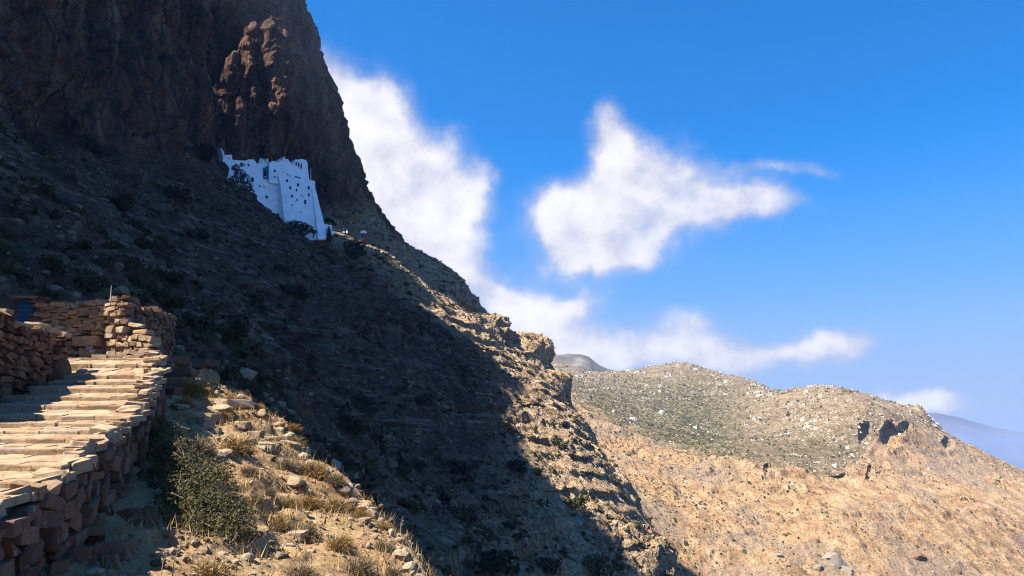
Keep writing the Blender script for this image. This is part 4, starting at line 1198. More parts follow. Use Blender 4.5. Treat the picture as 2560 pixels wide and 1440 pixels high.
def leaf_cloud(name, centres, n, size, mat, seed=0, squash=1.0, normal_up=0.3):
    """n little leaf quads spread through the given balls (centre, radius)."""
    r = np.random.default_rng(seed)
    c = np.array([q[0] for q in centres], float); rad = np.array([q[1] for q in centres], float)
    w = rad ** 2.2; idx = r.choice(len(c), n, p=w / w.sum())
    dirs = r.normal(size=(n, 3)); dirs /= np.linalg.norm(dirs, axis=1)[:, None]
    rr = rad[idx] * r.uniform(0.35, 1.05, n) ** 0.5
    p = c[idx] + dirs * rr[:, None] * np.array([1, 1, squash])
    t = r.normal(size=(n, 3)); t /= np.linalg.norm(t, axis=1)[:, None]
    q = np.cross(t, dirs + r.normal(size=(n, 3)) * 0.6 + np.array([0, 0, normal_up])); q /= np.linalg.norm(q, axis=1)[:, None] + 1e-9
    s = size * r.uniform(0.6, 1.3, n)[:, None]
    v = np.stack([p - t * s, p + q * s * 0.5, p + t * s, p - q * s * 0.5], 1).reshape(-1, 3)
    f = np.arange(4 * n).reshape(n, 4)
    return mesh_from(name, v, f, mat)

def tree(name, label, cat, base, crown, n, size, seed, trunk_r=0.2, mat=None, squash=0.9):
    """crown: balls relative to the base; trunk and limbs reach into them."""
    t = tag(empty(name, tuple(base)), label, cat)
    bm = bmesh.new()
    top = max(c[0][2] for c in crown)
    tube_pts(bm, [(0, 0, -0.6), (0.05, 0, top * 0.3), (-0.03, 0.04, top * 0.6)], [trunk_r, trunk_r * 0.8, trunk_r * 0.5])
    for (c, rad) in crown[:6]:
        tube_pts(bm, [(0, 0, top * 0.25), (c[0] * 0.5, c[1] * 0.5, top * 0.25 + (c[2] - top * .25) * 0.6), c], [trunk_r * 0.5, trunk_r * 0.3, trunk_r * 0.12], 4)
    me = bpy.data.meshes.new('trunk'); bm.to_mesh(me); bm.free(); me.materials.append(M_BARK); add_obj('trunk', me, t)
    add_obj('crown', leaf_cloud('crown', crown, n, size, mat or M_LEAF_DARK, seed, squash), t)
    return t

def balls_from_px(base_px, y, blobs):
    b = np.array(P(*base_px, y)); out = []
    r = random.Random(int(base_px[0]))
    for (u, v, rp) in blobs:
        p = np.array(P(u, v, y + r.uniform(-1, 1) * rp / F_PX * y * 0.6))
        out.append((tuple(p - b), rp / F_PX * y))
    return b, out
b, cr = balls_from_px((605, 497), 268, [(590, 420, 12), (600, 435, 16), (583, 450, 14), (612, 448, 15), (596, 465, 17), (620, 465, 14), (607, 480, 14), (585, 475, 12), (628, 478, 9), (606, 412, 7)])
tree('pine_tree', 'dark loose tree in front of the left wing of the monastery', 'tree', b, cr, 2600, 0.33, 3)
b, cr = balls_from_px((745, 594), 285, [(722, 562, 11), (735, 560, 12), (748, 562, 12), (760, 566, 13), (772, 572, 12), (742, 575, 13), (728, 574, 10), (760, 580, 12)])
tree('terrace_tree', 'broad dark tree spreading at the foot of the monastery tower', 'tree', b, cr, 2600, 0.30, 4)
b, cr = balls_from_px((823, 604), 297, [(822, 569, 3), (822, 575, 4.5), (823, 581, 5.5), (823, 588, 6.3), (823, 595, 6.5), (823, 600, 5.5)])
tree('cypress_tree', 'narrow dark cypress right of the palm below the monastery', 'tree', b, cr, 1500, 0.22, 5, squash=1.3)
b, cr = balls_from_px((884, 645), 296, [(868, 612, 12), (885, 607, 14), (900, 615, 13), (876, 628, 15), (895, 630, 15), (908, 632, 9), (884, 640, 14)])
tree('ridge_tree', 'large dark bushy tree below the sunlit ridge right of the monastery', 'tree', b, cr, 2600, 0.32, 6)
b, cr = balls_from_px((822, 563), 318, [(812, 553, 6), (822, 550, 8), (830, 553, 6)])
tree('cliff_tree', 'small dark tree at the foot of the cliff behind the gate house', 'tree', b, cr, 900, 0.28, 7)
# palm: trunk and a crown of drooping fronds
pb_ = Vector(P(783, 592, 291.5)); palm = tag(empty('palm_tree', tuple(pb_)), 'small palm with arching fronds against the white buttress', 'tree')
bm = bmesh.new(); tube_pts(bm, [(0, 0, -.5), (0.1, 0, 1.2), (0.05, 0, 2.3)], [0.28, 0.24, 0.2]); me = bpy.data.meshes.new('trunk'); bm.to_mesh(me); bm.free(); me.materials.append(M_BARK); add_obj('trunk', me, palm)
rp_ = random.Random(8)
for k in range(14):
    az = k * 2 * math.pi / 14 + rp_.uniform(-.2, .2); L_ = rp_.uniform(1.9, 2.6); el = rp_.uniform(0.3, 1.1)
    v, f = [], []
    for j in range(9):
        t = j / 8; d_ = L_ * t * math.cos(el * (1 - 0.3 * t)); h_ = 2.3 + L_ * t * math.sin(el) - 1.5 * t * t * L_ * 0.62
        w_ = 0.34 * math.sin(math.pi * min(1, t * .9 + .1))
        c_, s_ = math.cos(az), math.sin(az)
        v += [(d_ * c_ - w_ * s_, d_ * s_ + w_ * c_, h_ - 0.12), (d_ * c_, d_ * s_, h_), (d_ * c_ + w_ * s_, d_ * s_ - w_ * c_, h_ - 0.12)]
    for j in range(8):
        f += [(3 * j, 3 * j + 1, 3 * j + 4, 3 * j + 3), (3 * j + 1, 3 * j + 2, 3 * j + 5, 3 * j + 4)]
    add_obj('frond', mesh_from('frond', v, f, M_LEAF_DARK), palm)
print('monastery', round(time.time() - T0, 1))

# ------------------------------------------------------------------ shrubs of the shaded and the sunlit mountain slope
def leaf_mat(name, stops, rough=0.85, trans=0.0):
    m = Mat(name, rough)
    m.color(m.mix(m.rng(m.noise(3.0, 3, 0.6), 0.3, 0.7, 0, 0.5), m.ramp(m.rand(), stops), m.mix(1.0, m.ramp(m.rand(), stops), (0.6, 0.6, 0.6), 'MULTIPLY')))
    return m.m
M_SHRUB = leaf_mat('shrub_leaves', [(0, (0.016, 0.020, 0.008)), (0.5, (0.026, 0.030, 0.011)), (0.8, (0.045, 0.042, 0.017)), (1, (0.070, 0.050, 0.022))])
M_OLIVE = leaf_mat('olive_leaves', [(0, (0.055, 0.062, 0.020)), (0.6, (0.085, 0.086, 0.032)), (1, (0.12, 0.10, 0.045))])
def shrub_mesh(name, seed, n, size, mat, squash=0.7):
    r = random.Random(seed); balls = [((0, 0, 0.2), 0.36)]
    for k in range(7):
        a = r.uniform(0, 6.28); q = r.uniform(0.15, 0.38)
        balls.append(((q * math.cos(a), q * math.sin(a), r.uniform(0.05, 0.42)), r.uniform(0.14, 0.27)))
    return leaf_cloud(name, balls, n, size, mat, seed, squash)
SH_DARK = [shrub_mesh('shrub', 200 + i, 420, 0.075, M_SHRUB) for i in range(6)]
SH_OLIVE = [shrub_mesh('shrub', 230 + i, 420, 0.07, M_OLIVE) for i in range(5)]
rv = random.Random(91)

def place_shrub(p, dia, meshes, label, group=None, name='shrub', sink=0.12):
    o = bpy.data.objects.new(name, rv.choice(meshes))
    o.location = (p[0], p[1], p[2] - dia * sink); o.rotation_euler = (rv.uniform(-.1, .1), rv.uniform(-.1, .1), rv.uniform(0, 6.28))
    o.scale = (dia * rv.uniform(.9, 1.2), dia * rv.uniform(.9, 1.2), dia * rv.uniform(.75, 1.05))
    link(o); return tag(o, label, 'shrub', group)

NAMED = [
    (358, 600, 30, 'dark round shrub high on the shaded slope above the ruined wall'),
    (422, 680, 36, 'dark wide shrub on the shaded slope up and right of the upright stick'),
    (300, 490, 42, 'broad black shrub on the talus left of the monastery tree'),
    (230, 352, 38, 'dark shrub at the cliff foot near the left hollow'),
    (510, 365, 34, 'dark shrub on the ledge left of the monastery roof'),
    (440, 470, 36, 'dark shrub on the talus between cliff foot and monastery tree'),
    (500, 572, 36, 'dark low shrub below the monastery tree'),
    (470, 780, 62, 'big black shrub mass just behind the side wall of the ruin'),
    (430, 740, 44, 'upper part thicket of dark leaves above the side wall'),
    (590, 812, 42, 'dark shrub right of the big black shrub behind the ruin'),
    (735, 705, 42, 'dark spreading shrub on the slope below the terrace tree'),
    (700, 655, 26, 'small dark shrub under the monastery terrace'),
    (905, 985, 36, 'dark shrub in the middle of the shaded slope beside pale ledges'),
    (1060, 985, 30, 'dark shrub hanging on a ledge near the middle of the shaded slope'),
    (1150, 1150, 46, 'large dark shrub low on the shaded slope above the valley'),
    (1040, 1145, 36, 'dark shrub beside the large one low on the shaded slope'),
    (870, 1050, 36, 'dark shrub just beyond the edge of the sunlit spur'),
    (1290, 1150, 30, 'dark shrub on the edge of the great shadow halfway down'),
    (1360, 1390, 42, 'dark shrub near the tip of the great shadow'),
    (1210, 1390, 48, 'dark shrub at the bottom of the shaded slope'),
    (1440, 1240, 34, 'olive green shrub alone on the sunlit rib beside the shadow'),
    (1485, 1395, 40, 'olive green shrub where the shadow edge leaves the picture'),
    (1400, 1095, 26, 'small olive shrub high on the sunlit rib'),
    (640, 748, 24, 'small dark shrub in the upper middle of the shaded slope'),
    (120, 650, 36, 'dark shrub on the slope above the blue door'),
    (210, 700, 40, 'dark shrub on the slope behind the ruined wall top'),
]
for (u, v, rp, lab) in NAMED:
    p = on_slope(u, v + rp * 0.5)
    if p is None: continue
    dia = 2 * rp / F_PX * p[1] * 1.1
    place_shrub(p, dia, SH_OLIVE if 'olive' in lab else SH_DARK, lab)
# many more of the same kind over the slope: the larger ones singly, the rest as one cover
flat = MAIN.reshape(-1, 3)
ok = (BPAR.ravel() < 4.05) & (BPAR.ravel() > 0.25) & (flat[:, 1] > 34) & (flat[:, 1] < 392) & (MU.ravel() > -60) & (MU.ravel() < 1900) & (MV.ravel() > 250) & (MV.ravel() < 1500)
cand = np.where(ok)[0]
r2 = np.random.default_rng(5)
dens = sstep(-0.35, 0.35, fbm(flat[cand, 0] / 17, flat[cand, 1] / 17, flat[cand, 2] / 17, 2))
cellarea = np.linalg.norm(np.gradient(SURF, axis=0), axis=2) * np.linalg.norm(np.gradient(SURF, axis=1), axis=2)
wts = dens * cellarea.ravel()[cand]; wts /= wts.sum()
nearw = wts * sstep(105, 60, flat[cand, 1]); nearw /= nearw.sum()
pick = np.unique(np.concatenate([r2.choice(cand, 3300, replace=False, p=wts), r2.choice(cand, 420, replace=False, p=nearw)]))
r2.shuffle(pick)
big_n = 0
SV, SF, ST_ = [], [], []
tmpl = []
for k in range(5):
    mm = shrub_mesh('tmp', 300 + k, 34, 0.24, M_SHRUB); a = np.zeros(len(mm.vertices) * 3, np.float32); mm.vertices.foreach_get('co', a); tmpl.append(a.reshape(-1, 3)); bpy.data.meshes.remove(mm)
off = 0
SHADOW_GROUP = 'shrubs dotted over the mountain slope'
for i in pick:
    p = flat[i]; dia = float(np.clip(r2.lognormal(0.25 if p[1] > 90 else -0.25, 0.5), 0.4, 3.4))
    px = dia / p[1] * F_PX
    lit_side = p[0] > 2 or p[1] > 300  # sunlit shrubs get paler leaf colour, shaded ones darker
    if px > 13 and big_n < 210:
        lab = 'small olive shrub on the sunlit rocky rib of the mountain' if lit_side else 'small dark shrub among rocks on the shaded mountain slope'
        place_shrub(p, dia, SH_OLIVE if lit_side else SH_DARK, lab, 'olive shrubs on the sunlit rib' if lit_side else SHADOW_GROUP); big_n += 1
    else:
        t = tmpl[i % 5] * np.array([dia, dia, dia * 0.9]); c, s = math.cos(i), math.sin(i)
        t = np.stack([t[:, 0] * c - t[:, 1] * s, t[:, 0] * s + t[:, 1] * c, t[:, 2]], 1) + p - np.array([0, 0, dia * 0.1])
        SV.append(t); SF.append(np.arange(len(t)).reshape(-1, 4) + off); off += len(t)
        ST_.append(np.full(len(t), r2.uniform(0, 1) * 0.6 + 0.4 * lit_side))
m = Mat('scrub_leaves'); tone = m.attr('tone').outputs['Fac']
m.color(m.ramp(tone, [(0, (0.024, 0.026, 0.012)), (0.45, (0.045, 0.042, 0.018)), (0.75, (0.085, 0.075, 0.032)), (1, (0.13, 0.10, 0.05))])); M_SCRUB = m.m
me = mesh_from('slope_scrub', np.concatenate(SV), np.concatenate(SF), M_SCRUB)
at = me.attributes.new('tone', 'FLOAT', 'POINT'); at.data.foreach_set('value', np.concatenate(ST_).astype(np.float32))
tag(add_obj('slope_scrub', me), 'low scrub covering the mountain slope', kind='stuff')

# loose rocks lying on the slope
def octa_field(name, pos, size, tone, mat, label, flat_z=0.7, seed=1, sub=1):
    r = np.random.default_rng(seed); n = len(pos)
    bm = bmesh.new(); (bmesh.ops.create_icosphere(bm, subdivisions=1, radius=0.5) if sub else bmesh.ops.create_cone(bm, segments=4, radius1=0.5, radius2=0.26, depth=0.8, cap_ends=True))
    bmesh.ops.triangulate(bm, faces=bm.faces)
    base = np.array([v.co[:] for v in bm.verts]); fc = np.array([[v.index for v in f.verts] for f in bm.faces]); bm.free()
    k = len(base)
    jit = 1 + r.uniform(-0.28, 0.28, (n, k, 1))
    v = base[None] * jit * (size[:, None, None] * r.uniform(0.7, 1.3, (n, 1, 3)))
    v[..., 2] *= flat_z
    a = r.uniform(0, 6.28, n); c, s = np.cos(a)[:, None], np.sin(a)[:, None]
    v = np.stack([v[..., 0] * c - v[..., 1] * s, v[..., 0] * s + v[..., 1] * c, v[..., 2]], -1) + pos[:, None]
    f = fc[None] + (np.arange(n) * k)[:, None, None]
    me = mesh_from(name, v.reshape(-1, 3), f.reshape(-1, 3), mat)
    at = me.attributes.new('tone', 'FLOAT', 'POINT'); at.data.foreach_set('value', np.repeat(tone, k).astype(np.float32))
    return tag(add_obj(name, me), label, kind='stuff')
m = Mat('loose_rock'); m.color(m.ramp(m.attr('tone').outputs['Fac'], [(0, (0.075, 0.05, 0.03)), (0.5, (0.15, 0.105, 0.068)), (1, (0.29, 0.225, 0.155))])); M_LOOSE = m.m
pk = r2.choice(cand, 2200, replace=False, p=cellarea.ravel()[cand] / cellarea.ravel()[cand].sum())
pk = np.concatenate([pk, r2.choice(cand, 1300, replace=False, p=nearw)])
sz_ = np.clip(r2.lognormal(-0.6, 0.55, len(pk)), 0.2, 2.6) * np.where(flat[pk, 1] < 90, 0.5, 1.0)
octa_field('slope_rubble', flat[pk] + np.array([0, 0, 0.05]), sz_, r2.uniform(0, 1, len(pk)), M_LOOSE, 'loose rocks strewn over the mountain slope', 0.6)

# ------------------------------------------------------------------ scrub and pale rocks of the far hillside
hf = HP.reshape(-1, 3); hs = SCREE.ravel(); hm = MAQ.ravel()
harea = (np.linalg.norm(np.gradient(HP, axis=0), axis=2) * np.linalg.norm(np.gradient(HP, axis=1), axis=2)).ravel()
vis = (HU.ravel() > 1320) & (HU.ravel() < 2640) & (HV.ravel() > 880) & (HV.ravel() < 1500) & (hf[:, 1] > 380)
hc = np.where(vis)[0]
pat = fbm(hf[hc, 0] / 28, hf[hc, 1] / 28, 0.7, 3)
# plants: patches on the scree (thicker towards the left), dense on the slopes above it
left = sstep(2150, 1600, HU.ravel()[hc])
wa = harea[hc] * hs[hc] * (0.08 + sstep(-0.2, 0.35, pat + 0.45 * left - 0.15)) * np.clip(600.0 / hf[hc, 1], 0.3, 1.3)
wb = harea[hc] * (1 - hs[hc]) * (0.15 + 0.85 * sstep(-0.25, 0.3, pat + 0.5 * fbm(hf[hc, 0] / 9, hf[hc, 1] / 9, 5.1, 2))) * (0.45 + 0.55 * hm[hc]) * np.clip(600.0 / hf[hc, 1], 0.3, 1.3) ** 1.5
pk = np.concatenate([r2.choice(hc, 8500, replace=False, p=wa / wa.sum()), r2.choice(hc, 13000, replace=False, p=wb / wb.sum())])
sz_ = np.clip(r2.lognormal(0.15, 0.45, len(pk)), 0.5, 3.4) * np.clip(hf[pk, 1] / 600, 0.95, 1.5)
tn = np.clip(r2.uniform(0, 1, len(pk)) * 0.85 + 0.1 * hs[pk], 0, 1)
m = Mat('hill_scrub_leaves'); m.color(m.ramp(m.attr('tone').outputs['Fac'], [(0, (0.028, 0.030, 0.012)), (0.5, (0.050, 0.046, 0.018)), (0.8, (0.080, 0.062, 0.026)), (1, (0.13, 0.088, 0.045))])); M_HSCRUB = m.m
octa_field('hillside_scrub', hf[pk], sz_, tn, M_HSCRUB, 'scrub dotted over the far hillside', 0.85, 2, 0)
roc = sstep(0.12, 0.5, fbm(hf[hc, 0] / 40 + 5, hf[hc, 1] / 40, 3.7, 4) * 1.3 + 0.25 * sstep(1040, 930, HV.ravel()[hc]) + 0.2 * sstep(1750, 2000, HU.ravel()[hc]))
w_ = harea[hc] * ((1 - hs[hc]) * roc + 0.12 * hs[hc]) * np.clip(600.0 / hf[hc, 1], 0.3, 1.3)
pk = r2.choice(hc, 9000, replace=False, p=w_ / w_.sum())
sz_ = np.clip(r2.lognormal(0.15, 0.75, len(pk)), 0.4, 8.0) * np.clip(hf[pk, 1] / 700, 0.6, 1.4) * np.where(hs[pk] > .5, 0.6, 1.0)
m = Mat('pale_limestone'); m.color(m.ramp(m.attr('tone').outputs['Fac'], [(0, (0.22, 0.175, 0.13)), (0.6, (0.33, 0.28, 0.22)), (1, (0.43, 0.38, 0.32))])); M_LIME = m.m
octa_field('hillside_limestone', hf[pk], sz_, r2.uniform(0, 1, len(pk)) * np.where(hs[pk] > .5, 0.4, 1), M_LIME, 'pale limestone rocks showing through the scrub of the far hills', 0.5, 3, 0)
def hill_at(u, v):
    k = np.where(((np.abs(HU - u) < 4) & (np.abs(HV - v) < 4)).ravel())[0]
    return hf[k[np.argmin(HD.ravel()[k])]] if len(k) else None
M_RED = stone_mat('rusty_rock', [(0.0, (0.20, 0.10, 0.055)), (1.0, (0.28, 0.16, 0.09))], 0.4)
M_GREYR = stone_mat('grey_rock', [(0.0, (0.24, 0.19, 0.14)), (1.0, (0.33, 0.28, 0.22))], 0.4)
for (u, v, w, h_, mat, lab) in ((2290, 1402, 34, 20, M_RED, 'big rusty tilted boulder low on the far scree'), (1990, 1408, 10, 8, M_GREYR, 'pale square block lying low on the far scree'),
                                (2075, 1398, 46, 34, M_GREYR, 'craggy grey outcrop low on the far scree'), (2110, 1420, 30, 22, M_GREYR, 'rounded grey rock beside the craggy outcrop'),
                                (1945, 1395, 18, 10, M_GREYR, 'low pale rock left of the square block on the far scree'), (2045, 1425, 20, 14, M_GREYR, 'small rock at the foot of the craggy outcrop')):
    p = hill_at(u, v)
    if p is None: continue
    me = boulder_mesh('boulder', int(u), 3, 0.7, 0.9); me.materials.append(mat)
    k = p[1] / F_PX
    p = p - np.array([0, 0, h_ * k * 0.25])
    tag(put('boulder', me, p, Matrix.Rotation(u * .1, 3, 'Z').to_quaternion() @ Matrix.Rotation(.3, 3, 'Y').to_quaternion(), (1.5 * w * k, 1.3 * w * k, 1.5 * h_ * k)), lab, 'boulder')
print('scrub', big_n, round(time.time() - T0, 1))

# ------------------------------------------------------------------ plants and rocks of the near slope
M_DRY = leaf_mat('dry_golden_twigs', [(0, (0.20, 0.115, 0.035)), (0.5, (0.255, 0.155, 0.052)), (1, (0.30, 0.20, 0.085))])
M_DRYB = leaf_mat('dry_brown_twigs', [(0, (0.15, 0.10, 0.055)), (0.5, (0.20, 0.145, 0.085)), (1, (0.24, 0.175, 0.10))])
def twig_dome(name, seed, n, mat, wid=0.006, leaf=0.02):
    """A dense dome of fine twigs from one root, each with a few tiny leaves at its end."""
    r = np.random.default_rng(seed)
    d = r.normal(size=(n, 3)); d[:, 2] = np.abs(d[:, 2]) * 0.9 + 0.12; d /= np.linalg.norm(d, axis=1)[:, None]
    L_ = r.uniform(0.55, 1.0, n)[:, None] * (0.42 + 0.13 * np.sin(3 * np.arctan2(d[:, 1], d[:, 0]) + seed)[:, None])
    start = d * L_ * r.uniform(0.25, 0.7, n)[:, None] + r.normal(size=(n, 3)) * 0.03
    end = d * L_ + r.normal(size=(n, 3)) * 0.05
    s = np.cross(end - start, r.normal(size=(n, 3))); s /= np.linalg.norm(s, axis=1)[:, None] + 1e-9; s *= wid
    v = np.stack([start - s, start + s, end + s * 0.5, end - s * 0.5], 1).reshape(-1, 3)
    f = np.arange(4 * n).reshape(n, 4)
    nl = n * 2; k = r.integers(0, n, nl); p = start[k] + (end - start)[k] * r.uniform(0.5, 1.08, nl)[:, None] + r.normal(size=(nl, 3)) * 0.015
    t = r.normal(size=(nl, 3)); t /= np.linalg.norm(t, axis=1)[:, None]; q = np.cross(t, r.normal(size=(nl, 3))); q /= np.linalg.norm(q, axis=1)[:, None]
    z = leaf * r.uniform(.5, 1.2, nl)[:, None]
    v2 = np.stack([p - t * z, p + q * z * .5, p + t * z, p - q * z * .5], 1).reshape(-1, 3)
    f2 = np.arange(4 * nl).reshape(nl, 4) + len(v)
    return mesh_from(name, np.concatenate([v, v2]), np.concatenate([f, f2]), mat)
DOME = [twig_dome('dry_shrub', 400 + i, 900, M_DRY) for i in range(4)]
DOMEB = [twig_dome('dry_shrub', 420 + i, 800, M_DRYB) for i in range(4)]
DRY = [
    (480, 958, 46, 0, 'golden dry shrub on the top of the spur beside the retaining wall'), (458, 992, 30, 0, 'smaller golden shrub just below the topmost one'),
    (582, 990, 30, 0, 'golden shrub on the skyline ledge right of the topmost one'), (648, 1006, 17, 0, 'little golden tuft at the right end of the top ledge'),
    (503, 1100, 36, 1, 'straw coloured shrub behind the big green bush'), (590, 1095, 42, 0, 'round golden brown shrub on the sunlit rocks above the big bush'),
    (738, 1092, 24, 0, 'golden shrub in the rocky notch of the spur edge'), (732, 1060, 20, 0, 'upright golden tuft at the spur edge above the notch'),
    (620, 1165, 26, 1, 'brown twiggy shrub right of the big green bush'), (712, 1150, 30, 1, 'grey brown shrub on the gravel in the middle of the spur'),
    (795, 1165, 36, 0, 'golden shrub on the edge in the middle of the spur'), (760, 1160, 26, 1, 'brown shrub just left of the golden edge shrub'),
    (838, 1190, 28, 1, 'tall pale tuft standing at the edge against the shadow'), (722, 1245, 28, 0, 'golden shrub below the flat boulder'),
    (775, 1240, 34, 0, 'golden shrub right below the flat boulder'), (838, 1250, 40, 0, 'large golden shrub near the edge halfway down'),
    (902, 1275, 26, 0, 'golden shrub nested in rocks by the lower edge'), (700, 1295, 34, 0, 'broad ochre shrub in the lower middle of the spur'),
    (770, 1320, 34, 1, 'straw shrub beside the dark rock low on the spur'), (962, 1305, 22, 0, 'small golden shrub at the edge low down'),
    (952, 1350, 26, 1, 'grey green shrub under the small edge shrub'), (848, 1345, 36, 0, 'ochre shrub low on the spur below the rocks'),
    (895, 1400, 48, 1, 'wide brown shrub at the bottom right of the spur'), (525, 1405, 56, 0, 'bright golden shrub below the big green bush at the bottom'),
    (750, 1410, 44, 1, 'pale brown shrub at the bottom middle of the spur'), (640, 1235, 24, 1, 'thin brown shrub at the right foot of the big bush'),
    (560, 1030, 18, 0, 'small golden tuft among the top ledges'), (680, 1010, 16, 1, 'small brown tuft on the edge below the top ledge'),
    (610, 1330, 26, 1, 'brown tuft under the lower right of the big bush'), (980, 1420, 26, 1, 'brown tuft at the bottom by the cliff edge'),
    (672, 1220, 20, 1, 'thin straw tuft between the big bush and the flat boulder'), (430, 930, 30, 1, 'dull brown shrub in shade between the coping and the topmost golden shrub'), (545, 1170, 26, 1, 'dry twigs at the upper right of the big green bush'),
]
def place_near(name, me, u, v, dia, label, cat, zs=1.0, group=None, sink=0.1):
    p = near_at(u, v)
    if p is None: return None
    o = bpy.data.objects.new(name, me); o.location = (p[0], p[1], p[2] - dia * sink * 0.3)
    o.rotation_euler = (rv.uniform(-.12, .12), rv.uniform(-.12, .12), rv.uniform(0, 6.28)); o.scale = (dia, dia, dia * zs)
    link(o); return tag(o, label, cat, group)
for (u, v, rp, kind, lab) in DRY:
    p = near_at(u, v + rp * 0.7)
    if p is None: continue
    place_near('dry_shrub', rv.choice(DOMEB if kind else DOME), u, v + rp * 0.7, 2.5 * rp / F_PX * p[1], lab, 'shrub', rv.uniform(0.8, 1.1))

# the big green bush against the wall
bb = near_at(470, 1290); bush = tag(empty('green_bush', tuple(bb)), 'large dark green bush with pale bare twigs against the retaining wall', 'bush')
r3 = np.random.default_rng(17)
balls = []
for (u, v, rp, dy) in ((392, 1075, 34, 2.6), (420, 1095, 36, 2.2), (400, 1130, 40, 1.7), (450, 1140, 44, 1.5), (430, 1190, 54, 0.9), (490, 1180, 46, 1.0), (470, 1240, 60, 0.2), (530, 1230, 52, 0.3), (440, 1290, 60, -0.3), (520, 1290, 62, -0.4),
                       (580, 1290, 46, -0.4), (480, 1340, 52, -0.9), (560, 1340, 50, -0.8), (610, 1320, 30, -0.7), (380, 1220, 44, 0.6), (390, 1290, 40, 0.0), (550, 1175, 30, 0.8)):
    y = float(bb[1]) + dy
    balls.append((tuple(np.array(P(u, v, y)) - bb), 1.18 * rp / F_PX * y))
m = Mat('bush_leaves', 0.7); m.color(m.ramp(m.noise(5.0, 4, 0.6), [(0.32, (0.020, 0.022, 0.006)), (0.5, (0.050, 0.047, 0.013)), (0.72, (0.11, 0.088, 0.030))])); M_BUSHL = m.m
add_obj('foliage', leaf_cloud('foliage', balls, 27000, 0.023, M_BUSHL, 23, 0.95), bush)
m = Mat('pale_twigs'); m.color(m.ramp(m.noise(9, 3, 0.5), [(0.3, (0.16, 0.115, 0.075)), (0.7, (0.30, 0.225, 0.15))])); M_TWIG = m.m
bm = bmesh.new(); root = Vector((0, 0, -0.1))
for k in range(620):
    c, rad = balls[r3.integers(0, len(balls))]; c = Vector(c)
    d_ = Vector(r3.normal(size=3)); d_.normalize(); e = c + d_ * rad * r3.uniform(0.75, 1.1)
    s = c + Vector(r3.normal(size=3)) * rad * 0.35
    mid_ = (s + e) / 2 + Vector(r3.normal(size=3)) * rad * 0.14
    w0 = r3.uniform(0.003, 0.006); tube_pts(bm, [s, mid_, e], [w0, w0 * .8, w0 * .4], 3)
for k in range(26):
    c, rad = balls[k % len(balls)]; c = Vector(c)
    b0 = root + Vector((r3.uniform(-.3, .3) + c.x * .4, c.y * .55, c.z * .3 - 0.15)); tube_pts(bm, [b0, (b0 + c) / 2 + Vector(r3.normal(size=3)) * .06, c], [0.022, 0.015, 0.006], 4)
me = bpy.data.meshes.new('branches'); bm.to_mesh(me); bm.free(); me.materials.append(M_TWIG); add_obj('branches', me, bush)

# rocks: named ones first, then the many alike
def near_rock(u, v, w, h_, label, me=None, group=None, tiltx=0.0):
    p = near_at(u, v)
    if p is None: return
    k = p[1] / F_PX
    o = put('rock', me or rv.choice(V_ROCK), (p[0], p[1], p[2] + h_ * k * 0.18), Matrix.Rotation(rv.uniform(0, 6.28), 3, 'Z').to_quaternion() @ Matrix.Rotation(rv.gauss(tiltx, .12), 3, 'X').to_quaternion(), (w * k, w * k * rv.uniform(.6, .95), h_ * k * 1.35))
    return tag(o, label, 'rock', group)
for a in ((738, 1210, 62, 30, 'flat grey boulder lying across the gravel of the spur'), (575, 1010, 90, 16, 'long pale slab on the top ledge of the spur'), (560, 1022, 62, 24, 'blocky pale rock split by a crack below the top ledge'),
          (530, 1045, 60, 18, 'thin tilted slab under the split rock'), (520, 1065, 44, 26, 'brown rock at the left end of the tilted slab'), (610, 1060, 50, 14, 'thin ledge slab right of the split rock'),
          (640, 1085, 48, 13, 'thin pale ledge slab at the spur edge above the notch'), (665, 1120, 44, 14, 'stacked thin slab beside the dark notch'), (730, 1108, 66, 16, 'shelf of pale rock under the notch tuft'),
          (770, 1130, 34, 26, 'pinkish block at the edge beside the shelf'), (560, 1135, 60, 26, 'pale rounded rock above the big bush'), (545, 1140, 40, 18, 'low pale stone next to the rounded rock'),
          (770, 1232, 26, 16, 'pale stone with a lit corner under the flat boulder'), (855, 1230, 40, 26, 'jagged pale rock at the edge halfway down'), (880, 1255, 36, 22, 'jagged rock just below the other at the edge'),
          (925, 1290, 50, 34, 'overhanging pale rock at the lower edge'), (905, 1300, 44, 22, 'dark rock in the hollow under the overhanging one'), (720, 1320, 40, 34, 'dark upright rock in the lower middle of the spur'),
          (745, 1340, 46, 20, 'grey slab below the dark upright rock'), (625, 1395, 36, 24, 'pale wedge shaped stone below the big bush'), (705, 1390, 40, 24, 'angular grey stone in the lower middle'),
          (1000, 1390, 50, 30, 'pale crag at the bottom of the spur edge'), (1030, 1425, 50, 34, 'pale crag at the very bottom of the edge'), (975, 1375, 34, 20, 'pale broken stone above the bottom crag')):
    near_rock(*a, me=rv.choice(V_SLAB) if ('slab' in a[4] and 'flat' not in a[4]) else None)
ORD = ['first', 'second', 'third', 'fourth', 'fifth', 'sixth', 'seventh', 'eighth', 'ninth', 'tenth', 'eleventh', 'twelfth', 'thirteenth', 'fourteenth', 'fifteenth', 'sixteenth', 'seventeenth', 'eighteenth', 'nineteenth', 'twentieth',
       'twenty-first', 'twenty-second', 'twenty-third', 'twenty-fourth', 'twenty-fifth', 'twenty-sixth', 'twenty-seventh', 'twenty-eighth', 'twenty-ninth', 'thirtieth']
us = sorted(rv.uniform(430, 690) for _ in range(20))
